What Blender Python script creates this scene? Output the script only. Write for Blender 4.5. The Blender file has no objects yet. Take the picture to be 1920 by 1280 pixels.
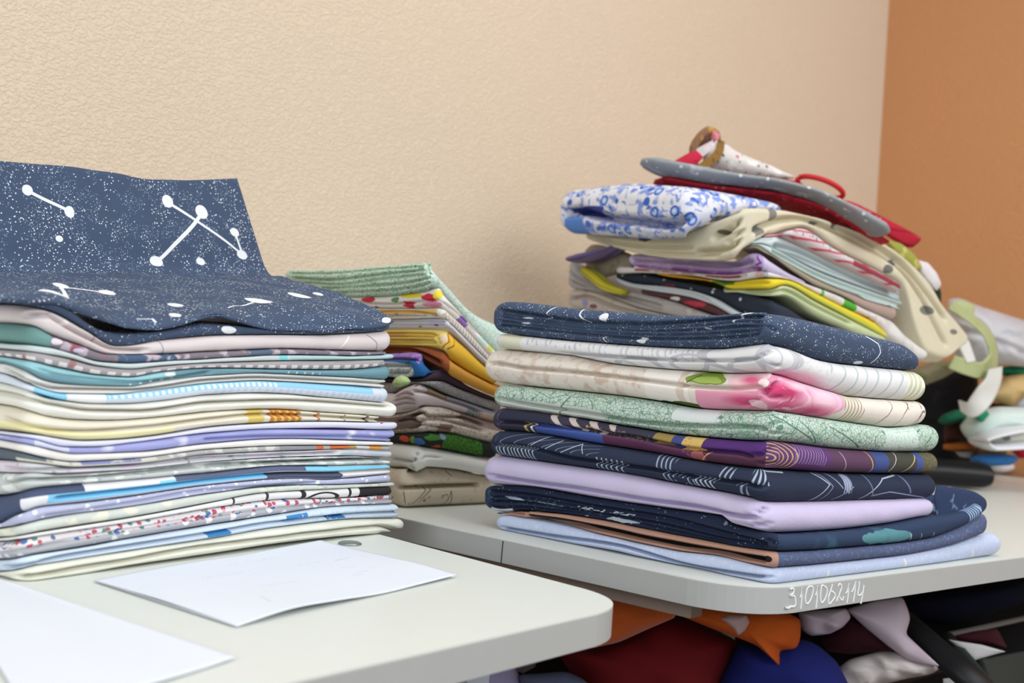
import bpy, math, random
import numpy as np
from math import radians, sin, cos, pi

scene = bpy.context.scene
COL = scene.collection

# ------------------------------------------------------------------ camera
FPX = 2000.0                                   # focal length in pixels of the 1920 px wide frame
PITCH, ROLL, YAW = radians(1.5), radians(4.0), radians(45.0)
TABLE_Z = 0.75
F_ = np.array([sin(YAW)*cos(PITCH), cos(YAW)*cos(PITCH), sin(PITCH)])
R_ = np.array([cos(YAW), -sin(YAW), 0.0])
U_ = np.cross(R_, F_)
R_, U_ = R_*cos(ROLL) + U_*sin(ROLL), U_*cos(ROLL) - R_*sin(ROLL)
CAM = np.array([0.0, 0.0, TABLE_Z + 0.166])

def ray(x, y):
    return F_ + R_*(x-960)/FPX - U_*(y-640)/FPX
def W(x, y, d):
    return CAM + ray(x, y)*d
def onz(x, y, z=TABLE_Z):
    r = ray(x, y); return CAM + r*((z-CAM[2])/r[2])
def proj(p):
    q = np.asarray(p) - CAM; d = q@F_
    return 960+FPX*(q@R_)/d, 640-FPX*(q@U_)/d, d

cam_data = bpy.data.cameras.new('camera')
cam = bpy.data.objects.new('camera', cam_data); COL.objects.link(cam)
cam_data.sensor_width = 36.0
cam_data.lens = FPX/1920*36.0
cam_data.clip_start = 0.02
from mathutils import Matrix, Vector
from mathutils.bvhtree import BVHTree
M = Matrix.Identity(4)
for i in range(3):
    M[i][0], M[i][1], M[i][2], M[i][3] = R_[i], U_[i], -F_[i], CAM[i]
cam.matrix_world = M
cam_data.dof.use_dof = True
cam_data.dof.focus_distance = 0.98
cam_data.dof.aperture_fstop = 6.3
scene.camera = cam

# ------------------------------------------------------------------ light
world = bpy.data.worlds.new('world'); scene.world = world
world.use_nodes = True
bg = world.node_tree.nodes['Background']
bg.inputs[0].default_value = (0.94, 0.97, 1.0, 1); bg.inputs[1].default_value = 0.34

def area(name, loc, target, sx, sy, power, color):
    l = bpy.data.lights.new(name, 'AREA'); l.shape = 'RECTANGLE'; l.size = sx; l.size_y = sy
    l.energy = power; l.color = color
    o = bpy.data.objects.new(name, l); COL.objects.link(o)
    o.location = loc
    o.rotation_euler = (Vector(target)-Vector(loc)).to_track_quat('-Z', 'Y').to_euler()
    return o
area('window_light', (1.2, -1.7, 2.3), (0.9, 0.9, 0.9), 2.6, 1.3, 52, (0.96, 0.98, 1.0))
area('window_light', (-1.9, -0.5, 1.7), (0.9, 0.8, 0.85), 1.6, 1.4, 34, (0.94, 0.97, 1.0))
area('ceiling_light', (0.7, 0.2, 2.7), (0.7, 0.2, 0), 1.8, 1.0, 15, (0.96, 0.98, 1.0))

scene.view_settings.view_transform = 'Standard'
scene.view_settings.look = 'None'
scene.view_settings.exposure = 0.12
scene.view_settings.gamma = 1.0
scene.view_settings.use_curve_mapping = False

# ------------------------------------------------------------------ colours and materials
def lin(c):
    if isinstance(c, str):
        c = c.lstrip('#'); c = tuple(int(c[i:i+2], 16) for i in (0, 2, 4))
    o = []
    for v in c[:3]:
        v = v/255.0
        o.append(v/12.92 if v <= 0.04045 else ((v+0.055)/1.055)**2.4)
    return tuple(o)+(1.0,)

class NB:
    """small helper that wires shader nodes"""
    def __init__(s, name):
        s.mat = bpy.data.materials.new(name); s.mat.use_nodes = True
        s.nt = s.mat.node_tree; s.nt.nodes.clear(); s.n = s.nt.nodes; s.cache = {}
    def new(s, t, **kw):
        n = s.n.new(t)
        for k, v in kw.items(): setattr(n, k, v)
        return n
    def put(s, sock, v):
        if isinstance(v, bpy.types.NodeSocket): s.nt.links.new(v, sock)
        elif v is not None:
            try: sock.default_value = v
            except Exception: sock.default_value = tuple(v)[:3]
    def m(s, op, a, b=None, c=None, clamp=False):
        n = s.new('ShaderNodeMath', operation=op, use_clamp=clamp)
        for i, v in enumerate((a, b, c)):
            if v is not None: s.put(n.inputs[i], v)
        return n.outputs[0]
    def vm(s, op, a, b=None, out=0):
        n = s.new('ShaderNodeVectorMath', operation=op)
        s.put(n.inputs[0], a)
        if b is not None: s.put(n.inputs[3 if op == 'SCALE' else 1], b)
        return n.outputs['Value'] if op in ('LENGTH', 'DOT_PRODUCT', 'DISTANCE') else n.outputs[0]
    def mix(s, f, a, b):
        n = s.new('ShaderNodeMix', data_type='RGBA')
        s.put(n.inputs[0], f); s.put(n.inputs[6], a); s.put(n.inputs[7], b)
        return n.outputs[2]
    def obj(s):
        if 'obj' not in s.cache: s.cache['obj'] = s.new('ShaderNodeTexCoord').outputs['Object']
        return s.cache['obj']
    def uv(s, name='uv'):
        if name not in s.cache: s.cache[name] = s.new('ShaderNodeUVMap', uv_map=name).outputs[0]
        return s.cache[name]
    def sep(s, name):
        k = 'sep'+name
        if k not in s.cache:
            n = s.new('ShaderNodeSeparateXYZ'); s.nt.links.new(s.uv(name), n.inputs[0]); s.cache[k] = n.outputs
        return s.cache[k]
    def noise(s, vec, scale, detail=2.0, rough=0.5, dist=0.0, out=0):
        n = s.new('ShaderNodeTexNoise'); s.put(n.inputs['Vector'], vec)
        n.inputs['Scale'].default_value = scale; n.inputs['Detail'].default_value = detail
        n.inputs['Roughness'].default_value = rough; n.inputs['Distortion'].default_value = dist
        return n.outputs[out]
    def vor(s, vec, scale, feature='F1', rnd=1.0, out='Distance'):
        n = s.new('ShaderNodeTexVoronoi', feature=feature); s.put(n.inputs['Vector'], vec)
        n.inputs['Scale'].default_value = scale; n.inputs['Randomness'].default_value = rnd
        return n.outputs[out]
    def warp(s, amp, scale):
        k = ('warp', amp, scale)
        if k not in s.cache:
            c = s.noise(s.uv(), scale, 2.0, out=1)
            c = s.vm('SUBTRACT', c, (0.5, 0.5, 0.5)); c = s.vm('SCALE', c, amp*2)
            s.cache[k] = s.vm('ADD', s.uv(), c)
        return s.cache[k]
    def rng(s, v, a, b):
        if a is None: return s.m('LESS_THAN', v, b)
        if b is None: return s.m('GREATER_THAN', v, a)
        return s.m('MULTIPLY', s.m('GREATER_THAN', v, a), s.m('LESS_THAN', v, b))

def op_mask(N, op):
    """mask of one printed motif; lengths in metres, uv = (run along the edge, height)"""
    k = op[0]; kw = op[-1] if isinstance(op[-1], dict) else {}
    a = op[2:-1] if isinstance(op[-1], dict) else op[2:]
    U, V = N.sep('uv')[0], N.sep('uv')[1]
    amp = kw.get('wob', 0)
    vec = N.warp(amp, kw.get('ws', 60)) if amp else N.uv()
    if amp:
        q = N.new('ShaderNodeSeparateXYZ'); N.nt.links.new(vec, q.inputs[0]); U, V = q.outputs[0], q.outputs[1]
    if k == 'seg':   m = N.rng(U, a[0], a[1])
    elif k == 'all': m = None
    elif k == 'ell':
        d = N.vm('MULTIPLY', N.vm('SUBTRACT', vec, (a[0], a[1], 0)), (1/a[2], 1/a[3], 0))
        m = N.m('LESS_THAN', N.vm('LENGTH', d), 1.0)
        if kw.get('ring'): m = N.m('MULTIPLY', m, N.m('GREATER_THAN', N.vm('LENGTH', d), kw['ring']))
    elif k == 'soft':
        d = N.vm('MULTIPLY', N.vm('SUBTRACT', vec, (a[0], a[1], 0)), (1/a[2], 1/a[3], 0))
        m = N.m('SUBTRACT', 1.0, N.vm('LENGTH', d), clamp=True)
        m = N.m('MULTIPLY', m, kw.get('gain', 1.6), clamp=True)
    elif k == 'line':
        ax, ay, bx, by, w = a; L2 = (bx-ax)**2+(by-ay)**2
        pa = N.vm('SUBTRACT', vec, (ax, ay, 0))
        h = N.m('DIVIDE', N.vm('DOT_PRODUCT', pa, (bx-ax, by-ay, 0)), L2, clamp=True)
        n = N.new('ShaderNodeCombineXYZ')
        N.put(n.inputs[0], N.m('MULTIPLY', h, bx-ax)); N.put(n.inputs[1], N.m('MULTIPLY', h, by-ay))
        d = N.vm('MULTIPLY', N.vm('SUBTRACT', pa, n.outputs[0]), (1, 1, 0))
        m = N.m('LESS_THAN', N.vm('LENGTH', d), w)
    elif k == 'speck':
        m = N.m('LESS_THAN', N.vor(N.obj(), a[0]), a[1])
        if len(a) > 2: m = N.m('MULTIPLY', m, N.m('GREATER_THAN', N.noise(N.obj(), a[2], 1.0), 0.5))
    elif k == 'crack':
        m = N.m('LESS_THAN', N.vor(N.obj(), a[0], 'DISTANCE_TO_EDGE'), a[1])
    elif k == 'noise':
        x = N.m('SUBTRACT', N.noise(N.obj(), a[0], kw.get('det', 2.0), dist=kw.get('dist', 0)), a[1])
        m = N.m('MULTIPLY', x, kw.get('gain', 40), clamp=True)
    elif k == 'cell':
        m = N.m('LESS_THAN', N.vor(N.obj(), a[0]), a[1])
        r = N.new('ShaderNodeSeparateColor'); N.nt.links.new(N.vor(N.obj(), a[0], out='Color'), r.inputs[0])
        m = N.m('MULTIPLY', m, N.rng(r.outputs[0], a[2], a[3]))
    elif k == 'bars':                     # repeat along u
        x = N.m('ADD', N.m('DIVIDE', U, a[0]), N.m('MULTIPLY', V, kw.get('slant', 0)))
        if kw.get('jit'): x = N.m('ADD', x, N.m('MULTIPLY', N.noise(N.obj(), kw.get('js', 40), 1.0), kw['jit']))
        m = N.m('LESS_THAN', N.m('FRACT', N.m('ADD', x, 100.37)), a[1])
    elif k == 'rows':                     # repeat along height
        x = N.m('ADD', N.m('DIVIDE', V, a[0]), N.m('MULTIPLY', N.noise(N.obj(), kw.get('js', 30), 1.0), kw.get('jit', 0)))
        m = N.m('LESS_THAN', N.m('FRACT', N.m('ADD', x, 100.0)), a[1])
    elif k == 'rings':                    # concentric line arcs
        d = N.vm('LENGTH', N.vm('MULTIPLY', N.vm('SUBTRACT', vec, (a[0], a[1], 0)), (1/a[2], 1/a[3], 0)))
        m = N.m('LESS_THAN', N.m('FRACT', N.m('MULTIPLY', d, a[4])), a[5])
        m = N.m('MULTIPLY', m, N.m('LESS_THAN', d, 1.0))
    else: raise ValueError(k)
    for key, sock in (('u', N.sep('uv')[0]), ('v', N.sep('uv')[1])):
        if key in kw:
            g = N.rng(sock, *kw[key]); m = g if m is None else N.m('MULTIPLY', m, g)
    if 't' in kw:
        g = N.rng(N.sep('uvt')[1], *kw['t']); m = g if m is None else N.m('MULTIPLY', m, g)
    if kw.get('brk'):
        g = N.m('GREATER_THAN', N.noise(N.obj(), kw['brk'], 1.0), 0.5); m = N.m('MULTIPLY', m, g)
    if m is None: m = N.m('ADD', 1.0, 0.0)
    if 'a' in kw: m = N.m('MULTIPLY', m, kw['a'])
    return m

def material(name, base, ops=(), rough=0.9, bump=0.25, bscale=260.0, mottle=0.05, sheen=0.0, metal=0.0,
             alpha=1.0, trans=0.0, spec=0.3):
    N = NB(name)
    col = lin(base)
    if mottle:
        c2 = tuple(min(1, v*(1-mottle*1.6)) for v in col[:3])+(1,)
        f = N.noise(N.obj(), 55, 3.0)
        col = N.mix(f, col, c2)
    for op in ops:
        col = N.mix(op_mask(N, op), col, lin(op[1]))
    b = N.new('ShaderNodeBsdfPrincipled'); o = N.new('ShaderNodeOutputMaterial')
    N.put(b.inputs['Base Color'], col)
    b.inputs['Roughness'].default_value = rough
    b.inputs['Metallic'].default_value = metal
    b.inputs['Specular IOR Level'].default_value = spec
    if alpha < 1: b.inputs['Alpha'].default_value = alpha
    if trans: b.inputs['Transmission Weight'].default_value = trans
    if sheen: b.inputs['Sheen Weight'].default_value = sheen
    if bump:
        bn = N.new('ShaderNodeBump'); bn.inputs['Strength'].default_value = bump; bn.inputs['Distance'].default_value = 0.001
        N.put(bn.inputs['Height'], N.noise(N.obj(), bscale, 3.0))
        N.nt.links.new(bn.outputs[0], b.inputs['Normal'])
    N.nt.links.new(b.outputs[0], o.inputs[0])
    return N.mat

# ------------------------------------------------------------------ mesh helpers
def tag(o, label=None, cat=None, group=None, kind=None):
    if label: o['label'] = label
    if cat: o['category'] = cat
    if group: o['group'] = group
    if kind: o['kind'] = kind
    return o
def empty(name, loc):
    o = bpy.data.objects.new(name, None); COL.objects.link(o); o.location = tuple(loc); o.empty_display_size = 0.02
    return o
def wloc(o):
    p = np.zeros(3)
    while o is not None: p = p+np.array(o.location); o = o.parent
    return p
def mesh_obj(name, verts, faces, mat, parent=None, origin=None, uvs=None, smooth=True):
    """verts in world space; origin = world position of the object's origin; uvs = {layer: per-vertex (n,2)}"""
    V = np.asarray(verts, float)
    if origin is None:
        origin = np.array([V[:, 0].mean(), V[:, 1].mean(), V[:, 2].min()]) if parent is None else wloc(parent)
    origin = np.asarray(origin, float)
    me = bpy.data.meshes.new(name)
    me.from_pydata((V-origin).tolist(), [], faces)
    if uvs:
        idx = np.empty(len(me.loops), dtype=np.int32); me.loops.foreach_get('vertex_index', idx)
        for k, a in uvs.items():
            l = me.uv_layers.new(name=k); l.data.foreach_set('uv', np.asarray(a, np.float32)[idx].ravel())
    if smooth: me.polygons.foreach_set('use_smooth', [True]*len(me.polygons))
    me.materials.append(mat); me.update()
    o = bpy.data.objects.new(name, me); COL.objects.link(o)
    if parent is not None:
        o.parent = parent; o.location = tuple(origin-wloc(parent))
    else: o.location = tuple(origin)
    return o

def pchip(xs, ys):
    xs = np.asarray(xs, float); ys = np.asarray(ys, float)
    i = np.argsort(xs); xs, ys = xs[i], ys[i]
    keep = np.concatenate([[True], np.diff(xs) > 1e-5]); xs, ys = xs[keep], ys[keep]
    if len(xs) == 1: return lambda q: np.full(np.shape(q), ys[0], float)
    h = np.diff(xs); d = np.diff(ys)/h; mm = np.zeros(len(xs)); mm[0], mm[-1] = d[0], d[-1]
    for k in range(1, len(xs)-1):
        if d[k-1]*d[k] > 0:
            w1, w2 = 2*h[k]+h[k-1], h[k]+2*h[k-1]; mm[k] = (w1+w2)/(w1/d[k-1]+w2/d[k])
    def fn(q):
        q = np.clip(np.asarray(q, float), xs[0], xs[-1])
        k = np.clip(np.searchsorted(xs, q)-1, 0, len(xs)-2); t = (q-xs[k])/h[k]
        return (ys[k]*(1+2*t)*(1-t)**2 + h[k]*mm[k]*t*(1-t)**2 + ys[k+1]*t*t*(3-2*t) + h[k]*mm[k+1]*t*t*(t-1))
    return fn

def wave_noise(seed):
    r = random.Random(seed)
    w = [(r.uniform(15, 120), r.uniform(15, 160), r.uniform(0, 6.28), r.uniform(.4, 1)) for _ in range(7)]
    def fn(a, b):
        s = 0
        for fa, fb, p, g in w: s = s + g*np.sin(fa*a+fb*b+p)
        return s/3.2
    return fn

class Pile:
    """height map of the cloths already lying in a pile, so that the next one lies on them"""
    def __init__(s, c, r=0.9, st=0.004):
        s.o = np.array(c[:2])-r; s.st = st; s.n = int(2*r/st); s.H = np.full((s.n, s.n), -9.0)
        g = s.o[0]+np.arange(s.n)*st, s.o[1]+np.arange(s.n)*st; s.XY = np.stack(np.meshgrid(*g, indexing='ij'), -1).reshape(-1, 2)
    def at(s, XY):
        q = (XY-s.o)/s.st; i = np.floor(q).astype(int); f = q-i; num = np.zeros(len(XY)); den = np.zeros(len(XY))
        for a in (0, 1):
            for b in (0, 1):
                h = s.H[np.clip(i[:, 0]+a, 0, s.n-1), np.clip(i[:, 1]+b, 0, s.n-1)]
                w = (f[:, 0] if a else 1-f[:, 0])*(f[:, 1] if b else 1-f[:, 1])*(h > -8)+1e-12*(h > -8); num += w*h; den += w
        return np.where(den > 0, num/np.maximum(den, 1e-15), -9.0)
    def add(s, c, gap, floor):
        d = s.XY-c.Q[:2]; ab = d@np.linalg.inv(np.array([c.st.dL[:2], c.st.dR[:2]]).T).T
        k = np.nonzero((ab[:, 0] > 0) & (ab[:, 1] > 0) & (ab[:, 0] < c.ext[0]) & (ab[:, 1] < c.ext[1]))[0]; ab = ab[k]
        zb = c.z(c.B_, ab[:, 0], ab[:, 1])+gap
        if floor is not None: zb = np.maximum(zb, floor)
        zb = np.maximum(zb, s.H.ravel()[k]+0.0008)
        z = np.maximum(c.z(c.T_, ab[:, 0], ab[:, 1])-gap, zb+0.0012)
        H = s.H.reshape(-1); H[k] = np.maximum(H[k], z)

class Stack:
    """a pile of folded cloth: near bottom corner, and the run of its two visible faces on the table"""
    def __init__(s, corner, right, left=None):
        s.p0 = np.array([corner[0], corner[1], 0.0])
        d = np.array([right[0]-corner[0], right[1]-corner[1], 0.0]); s.dR = d/np.linalg.norm(d)
        if left is not None:
            d = np.array([left[0]-corner[0], left[1]-corner[1], 0.0]); s.dL = d/np.linalg.norm(d)
        else: s.dL = np.array([-s.dR[1], s.dR[0], 0.0])
Fh = np.array([F_[0], F_[1], 0.0]); Fh /= np.linalg.norm(Fh)

SEED = [11]
RK = (0.93, 0.84, 0.74, 0.62, 0.5, 0.36, 0.2)
QUEUE = []
class Cloth:
    """one folded cloth of a stack: top and bottom outlines along both visible faces, near corner at xc"""
    def __init__(s, st, xc, T, B, xl=None, xr=None):
        s.st, s.xc = st, xc
        T = sorted(T); B = sorted(B); s.T, s.B = T, B
        tx, ty = zip(*T); bx, by = zip(*B); s.tx, s.ty, s.bx, s.by = tx, ty, bx, by
        ym = (np.interp(xc, tx, ty)+np.interp(xc, bx, by))/2
        r = ray(xc, ym); t = ((st.p0-CAM)@Fh)/(r@Fh); q = CAM+r*t
        s.Q = np.array([q[0], q[1], 0.0]); s.ym = ym
        s.T_ = s.curve(T); s.B_ = s.curve(B)
        lo = [min(f[2] for f in (s.T_,)), min(f[2] for f in (s.B_,))]; hi = [s.T_[3], s.B_[3]]
        s.sL = max(0.02, -(lo[0]+lo[1])/2); s.sR = max(0.02, (hi[0]+hi[1])/2)
        if xl is not None: s.sL = max(0.02, -s.u_of(xl))
        if xr is not None: s.sR = max(0.02, s.u_of(xr))
    def hit(s, x, y):
        d = s.st.dL if x < s.xc else s.st.dR
        n = np.array([d[1], -d[0], 0.0]); r = ray(x, y)
        p = CAM+r*(((s.Q-CAM)@n)/(r@n))
        u = (p-s.Q)@d
        return (-u if x < s.xc else u), p[2]
    def curve(s, P):
        tx, ty = zip(*P)
        pts = [s.hit(x, y) for x, y in P]
        zc = s.hit(s.xc+1e-3, np.interp(s.xc, tx, ty))[1]
        L = [(0.0, zc)]+[h for h, p in zip(pts, P) if p[0] < s.xc and h[0] < -1e-4]
        Rr = [(0.0, zc)]+[h for h, p in zip(pts, P) if p[0] >= s.xc and h[0] > 1e-4]
        us = [q[0] for q in L+Rr]
        fL = pchip([-u for u, z in L], [z for u, z in L]); fR = pchip([u for u, z in Rr], [z for u, z in Rr])
        return (fL, fR, min(us), max(us), zc)
    def z(s, c, a, b):
        return c[0](a)+c[1](b)-c[4]
    def ymid(s, x):
        return (np.interp(x, s.tx, s.ty)+np.interp(x, s.bx, s.by))/2
    def u_of(s, x):
        return s.hit(x, s.ymid(x))[0]
    def uv(s, x, y):
        u, z = s.hit(x, y); return u, z-TABLE_Z
    def ops(s, ops):
        """motifs written with photo positions become motifs in cloth lengths"""
        out = []
        for op in ops:
            k = op[0]; kw = dict(op[-1]) if isinstance(op[-1], dict) else {}
            a = list(op[2:-1] if isinstance(op[-1], dict) else op[2:])
            if 'x' in kw:
                x0, x1 = kw.pop('x'); kw['u'] = (s.u_of(x0) if x0 is not None else None, s.u_of(x1) if x1 is not None else None)
            if k == 'seg': a = [s.u_of(a[0]) if a[0] is not None else None, s.u_of(a[1]) if a[1] is not None else None]
            elif k in ('ell', 'soft', 'rings'):
                u, v = s.uv(a[0], a[1]); u2, _ = s.uv(a[0]+a[2], a[1]); _, v2 = s.uv(a[0], a[1]+a[3])
                a[:4] = [u, v, max(abs(u2-u), 1e-4), max(abs(v2-v), 1e-4)]
            elif k == 'line':
                u, v = s.uv(a[0], a[1]); u2, v2 = s.uv(a[2], a[3]); w = a[4]*s.depth()/FPX; a = [u, v, u2, v2, w]
            out.append((k, op[1])+tuple(a)+(kw,))
        return out
    def lift(s, ab, z, pile):
        if pile is None: return z
        XY = (s.Q+ab[:, :1]*s.st.dL+ab[:, 1:2]*s.st.dR)[:, :2]
        return np.maximum(z, pile.at(XY)+0.0008)
    def depth(s):
        return proj([s.Q[0], s.Q[1], TABLE_Z+.1])[2]
    def build(s, name, mat, parent=None, creases=(), er=0.012, rc=0.014, step=0.0025, wr=0.00025, Lmin=0.0, Rmin=0.0,
              wig=0.0008, cw=0.0013, gap=0.0004, floor=None, M=None, below=None, trees=()):
        SEED[0] += 1; nz = wave_noise(SEED[0]); nz2 = wave_noise(SEED[0]+500)
        sL, sR = max(s.sL, Lmin), max(s.sR, Rmin); s.ext = (sL, sR)
        rc = min(rc, sL*.45, sR*.45)
        # perimeter in (a,b): start far end of the left face, through the near corner, to the far end of the right face, round the back
        pts = []
        def seg(p, q, st):
            n = max(2, int(math.hypot(q[0]-p[0], q[1]-p[1])/st))
            for i in range(n): pts.append((p[0]+(q[0]-p[0])*i/n, p[1]+(q[1]-p[1])*i/n))
        def arc(c, a0, n=7):
            for i in range(n):
                t = a0+(pi/2)*i/n; pts.append((c[0]+rc*cos(t), c[1]+rc*sin(t)))
        seg((sL-rc, 0), (rc, 0), step); arc((rc, rc), 1.5*pi) if False else None
        for i in range(8):
            t = i/8*pi/2; pts.append((rc-rc*sin(t), rc-rc*cos(t)))
        seg((0, rc), (0, sR-rc), step)
        for i in range(8):
            t = i/8*pi/2; pts.append((rc-rc*cos(t), sR-rc+rc*sin(t)))
        seg((rc, sR), (sL-rc, sR), 0.02)
        for i in range(8):
            t = i/8*pi/2; pts.append((sL-rc+rc*sin(t), sR-rc+rc*cos(t)))
        seg((sL, sR-rc), (sL, rc), 0.02)
        for i in range(8):
            t = i/8*pi/2; pts.append((sL-rc+rc*cos(t), rc-rc*sin(t)))
        P = np.array(pts); n = len(P)
        tang = np.roll(P, -1, 0)-np.roll(P, 1, 0); tang /= np.linalg.norm(tang, axis=1)[:, None]+1e-12
        nrm = np.stack([-tang[:, 1], tang[:, 0]], 1)     # check orientation below
        cen = np.array([sL/2, sR/2])
        if ((P-cen)*nrm).sum() > 0: nrm = -nrm           # points inwards
        # signed run along the visible faces
        seglen = np.linalg.norm(np.roll(P, -1, 0)-P, axis=1); cum = np.concatenate([[0], np.cumsum(seglen)[:-1]])
        i0 = int(np.argmin(P.sum(1))); u = cum-cum[i0]
        u = np.where(P[:, 1] < 1e-6, -P[:, 0], np.where(P[:, 0] < 1e-6, P[:, 1], u))
        zt = s.z(s.T_, P[:, 0], P[:, 1])-gap; zb = s.z(s.B_, P[:, 0], P[:, 1])+gap
        if floor is not None: zb = np.maximum(zb, floor)
        zb = s.lift(P, zb, below)
        zt = zt+wr*nz2(u*1.3, 0*u); zt = np.maximum(zt, zb+0.0012)
        th = zt-zb
        if M is None: M = int(np.clip(th.max()/0.0009, 12, 52))
        tt = np.linspace(0, 1, M+1); tt = 0.5*(tt+0.5-0.5*np.cos(pi*tt))
        cr = []
        for c in creases:
            poly, dep = c[0], c[1]; w = c[2] if len(c) > 2 else cw
            hu = [s.hit(x, y) for x, y in poly]; hu.sort()
            cu = [h[0] for h in hu]; cz = [h[1] for h in hu]
            f0 = min(0.006, (cu[-1]-cu[0])*.2)
            fade = np.clip((u-cu[0])/f0 if cu[0] > -sL+.01 else 1, 0, 1)*np.clip((cu[-1]-u)/f0 if cu[-1] < sR-.01 else 1, 0, 1)
            cr.append((pchip(cu, cz)(u), dep*fade, w))
        rows, uva, uvb = [], [], []
        r0 = np.minimum(th*0.5, er)
        for t in tt:
            h = t*th; e = np.minimum(h, th-h)
            ins = np.where(e < r0, r0-np.sqrt(np.maximum(0, r0**2-(r0-e)**2)), 0)
            zz = zb+h
            ins = ins+wig*nz(u, zz)*np.minimum(1, e/(r0+1e-6)*2)
            for zc, dep, w in cr: ins = ins+dep*np.exp(-((zz-zc)/w)**2)
            q = P+nrm*ins[:, None]
            rows.append(np.column_stack([q, zz])); uva.append(np.column_stack([u, zz-TABLE_Z])); uvb.append(np.column_stack([u, np.full(n, t)]))
        def rings(first, topside):
            base = first[:, :2]
            for k in RK:
                q = cen+(base-cen)*k
                z = (s.z(s.T_, q[:, 0], q[:, 1])-gap) if topside else s.z(s.B_, q[:, 0], q[:, 1])+gap
                zl = s.z(s.B_, q[:, 0], q[:, 1])+gap
                if floor is not None: zl = np.maximum(zl, floor)
                zl = s.lift(q, zl, below)
                z = np.maximum(z, zl+(0.0012 if topside else 0))
                yield np.column_stack([q, z])
        bot = list(rings(rows[0], False)); top = list(rings(rows[-1], True))
        allrows = bot[::-1]+rows+top
        u2 = np.column_stack([u, np.zeros(n)])
        UA = [np.column_stack([u, zb-TABLE_Z-.03*(k+1)]) for k in range(len(RK))][::-1]+uva+[np.column_stack([u, zt-TABLE_Z+.03*(k+1)]) for k in range(len(RK))]
        UB = [u2]*len(RK)+uvb+[np.column_stack([u, np.ones(n)])]*len(RK)
        A = np.concatenate(allrows); nr = len(allrows)
        V = s.Q+A[:, :1]*s.st.dL+A[:, 1:2]*s.st.dR; V[:, 2] = A[:, 2]
        nb, Z = len(RK), V[:, 2].reshape(nr, n)
        for tr in trees:                                   # lie on the cloths below, wherever they reach
            for r in range(nb+M+1):
                for q in range(n):
                    v = V[r*n+q]
                    h = tr.ray_cast((v[0], v[1], Z[r, q]+0.03), (0, 0, -1), 0.0305)[0]
                    if h is not None and h[2]+0.0004 > Z[r, q]: Z[r, q] = h[2]+0.0005
        for r in range(nb+1, nb+M+1): Z[r] = np.maximum(Z[r], Z[r-1]+2e-5)
        for k in range(nb): Z[nb+M+1+k] = np.maximum(Z[nb+M+1+k], Z[nb-1-k]+0.0012)
        V[:, 2] = Z.ravel()
        c0 = len(V); V = np.vstack([V, [V[:n].mean(0)], [V[-n:].mean(0)]])
        ua = np.vstack(UA+[UA[0].mean(0)[None], UA[-1].mean(0)[None]]); ub = np.vstack(UB+[[0, 0], [0, 1]])
        i = np.arange(n); j = (i+1) % n; faces = []
        for r in range(nr-1):
            faces.append(np.column_stack([r*n+i, r*n+j, (r+1)*n+j, (r+1)*n+i]))
        fl = np.concatenate(faces).tolist()
        fl += np.column_stack([j, i, np.full(n, c0)]).tolist()
        fl += np.column_stack([(nr-1)*n+i, (nr-1)*n+j, np.full(n, c0+1)]).tolist()
        # orient outwards
        if np.cross(s.st.dR, s.st.dL)[2] > 0: fl = [f[::-1] for f in fl] if False else fl
        org = np.array([s.Q[0], s.Q[1], float(zb.min())]) if parent is None else None
        o = mesh_obj(name, V, fl, mat, parent, org, {'uv': ua, 'uvt': ub})
        s.tree = BVHTree.FromPolygons(V.tolist(), fl)
        return o

def folded(st, xc, T, B, name, label, group, base, ops=(), cat='fabric', creases=(), mat=None, parent=None, xl=None, xr=None, **kw):
    """queue a folded cloth (listed from the top of the pile down); raise_pile() builds the pile from the bottom up"""
    c = Cloth(st, xc, T, B, xl, xr)
    QUEUE.append((c, name, label, group, base, ops, cat, creases, mat or {}, parent, kw))
    return c
def raise_pile():
    pile = Pile(QUEUE[0][0].Q); trees = []
    for c, name, label, group, base, ops, cat, creases, mat, parent, kw in QUEUE[::-1]:
        o = c.build(name, material(name, base, c.ops(ops), **mat), parent, creases, below=pile, trees=trees[-4:], **kw); trees.append(c.tree)
        if parent is None: tag(o, label, cat, group)
        pile.add(c, 0.0004, kw.get('floor'))
    QUEUE.clear()
    return pile

# ---- free cloth sheets, tubes and stuffed outlines
def catmull(P, n):
    """P (k,3) -> (n,3) smooth curve through the points"""
    P = np.asarray(P, float); k = len(P)
    if k == 2: return P[0]+(P[1]-P[0])*np.linspace(0, 1, n)[:, None]
    E = np.vstack([2*P[0]-P[1], P, 2*P[-1]-P[-2]])
    t = np.linspace(0, k-1-1e-9, n); i = t.astype(int); f = (t-i)[:, None]
    a, b, c, d = E[i], E[i+1], E[i+2], E[i+3]
    return 0.5*((2*b)+(c-a)*f+(2*a-5*b+4*c-d)*f**2+(3*b-a-3*c+d)*f**3)

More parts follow.
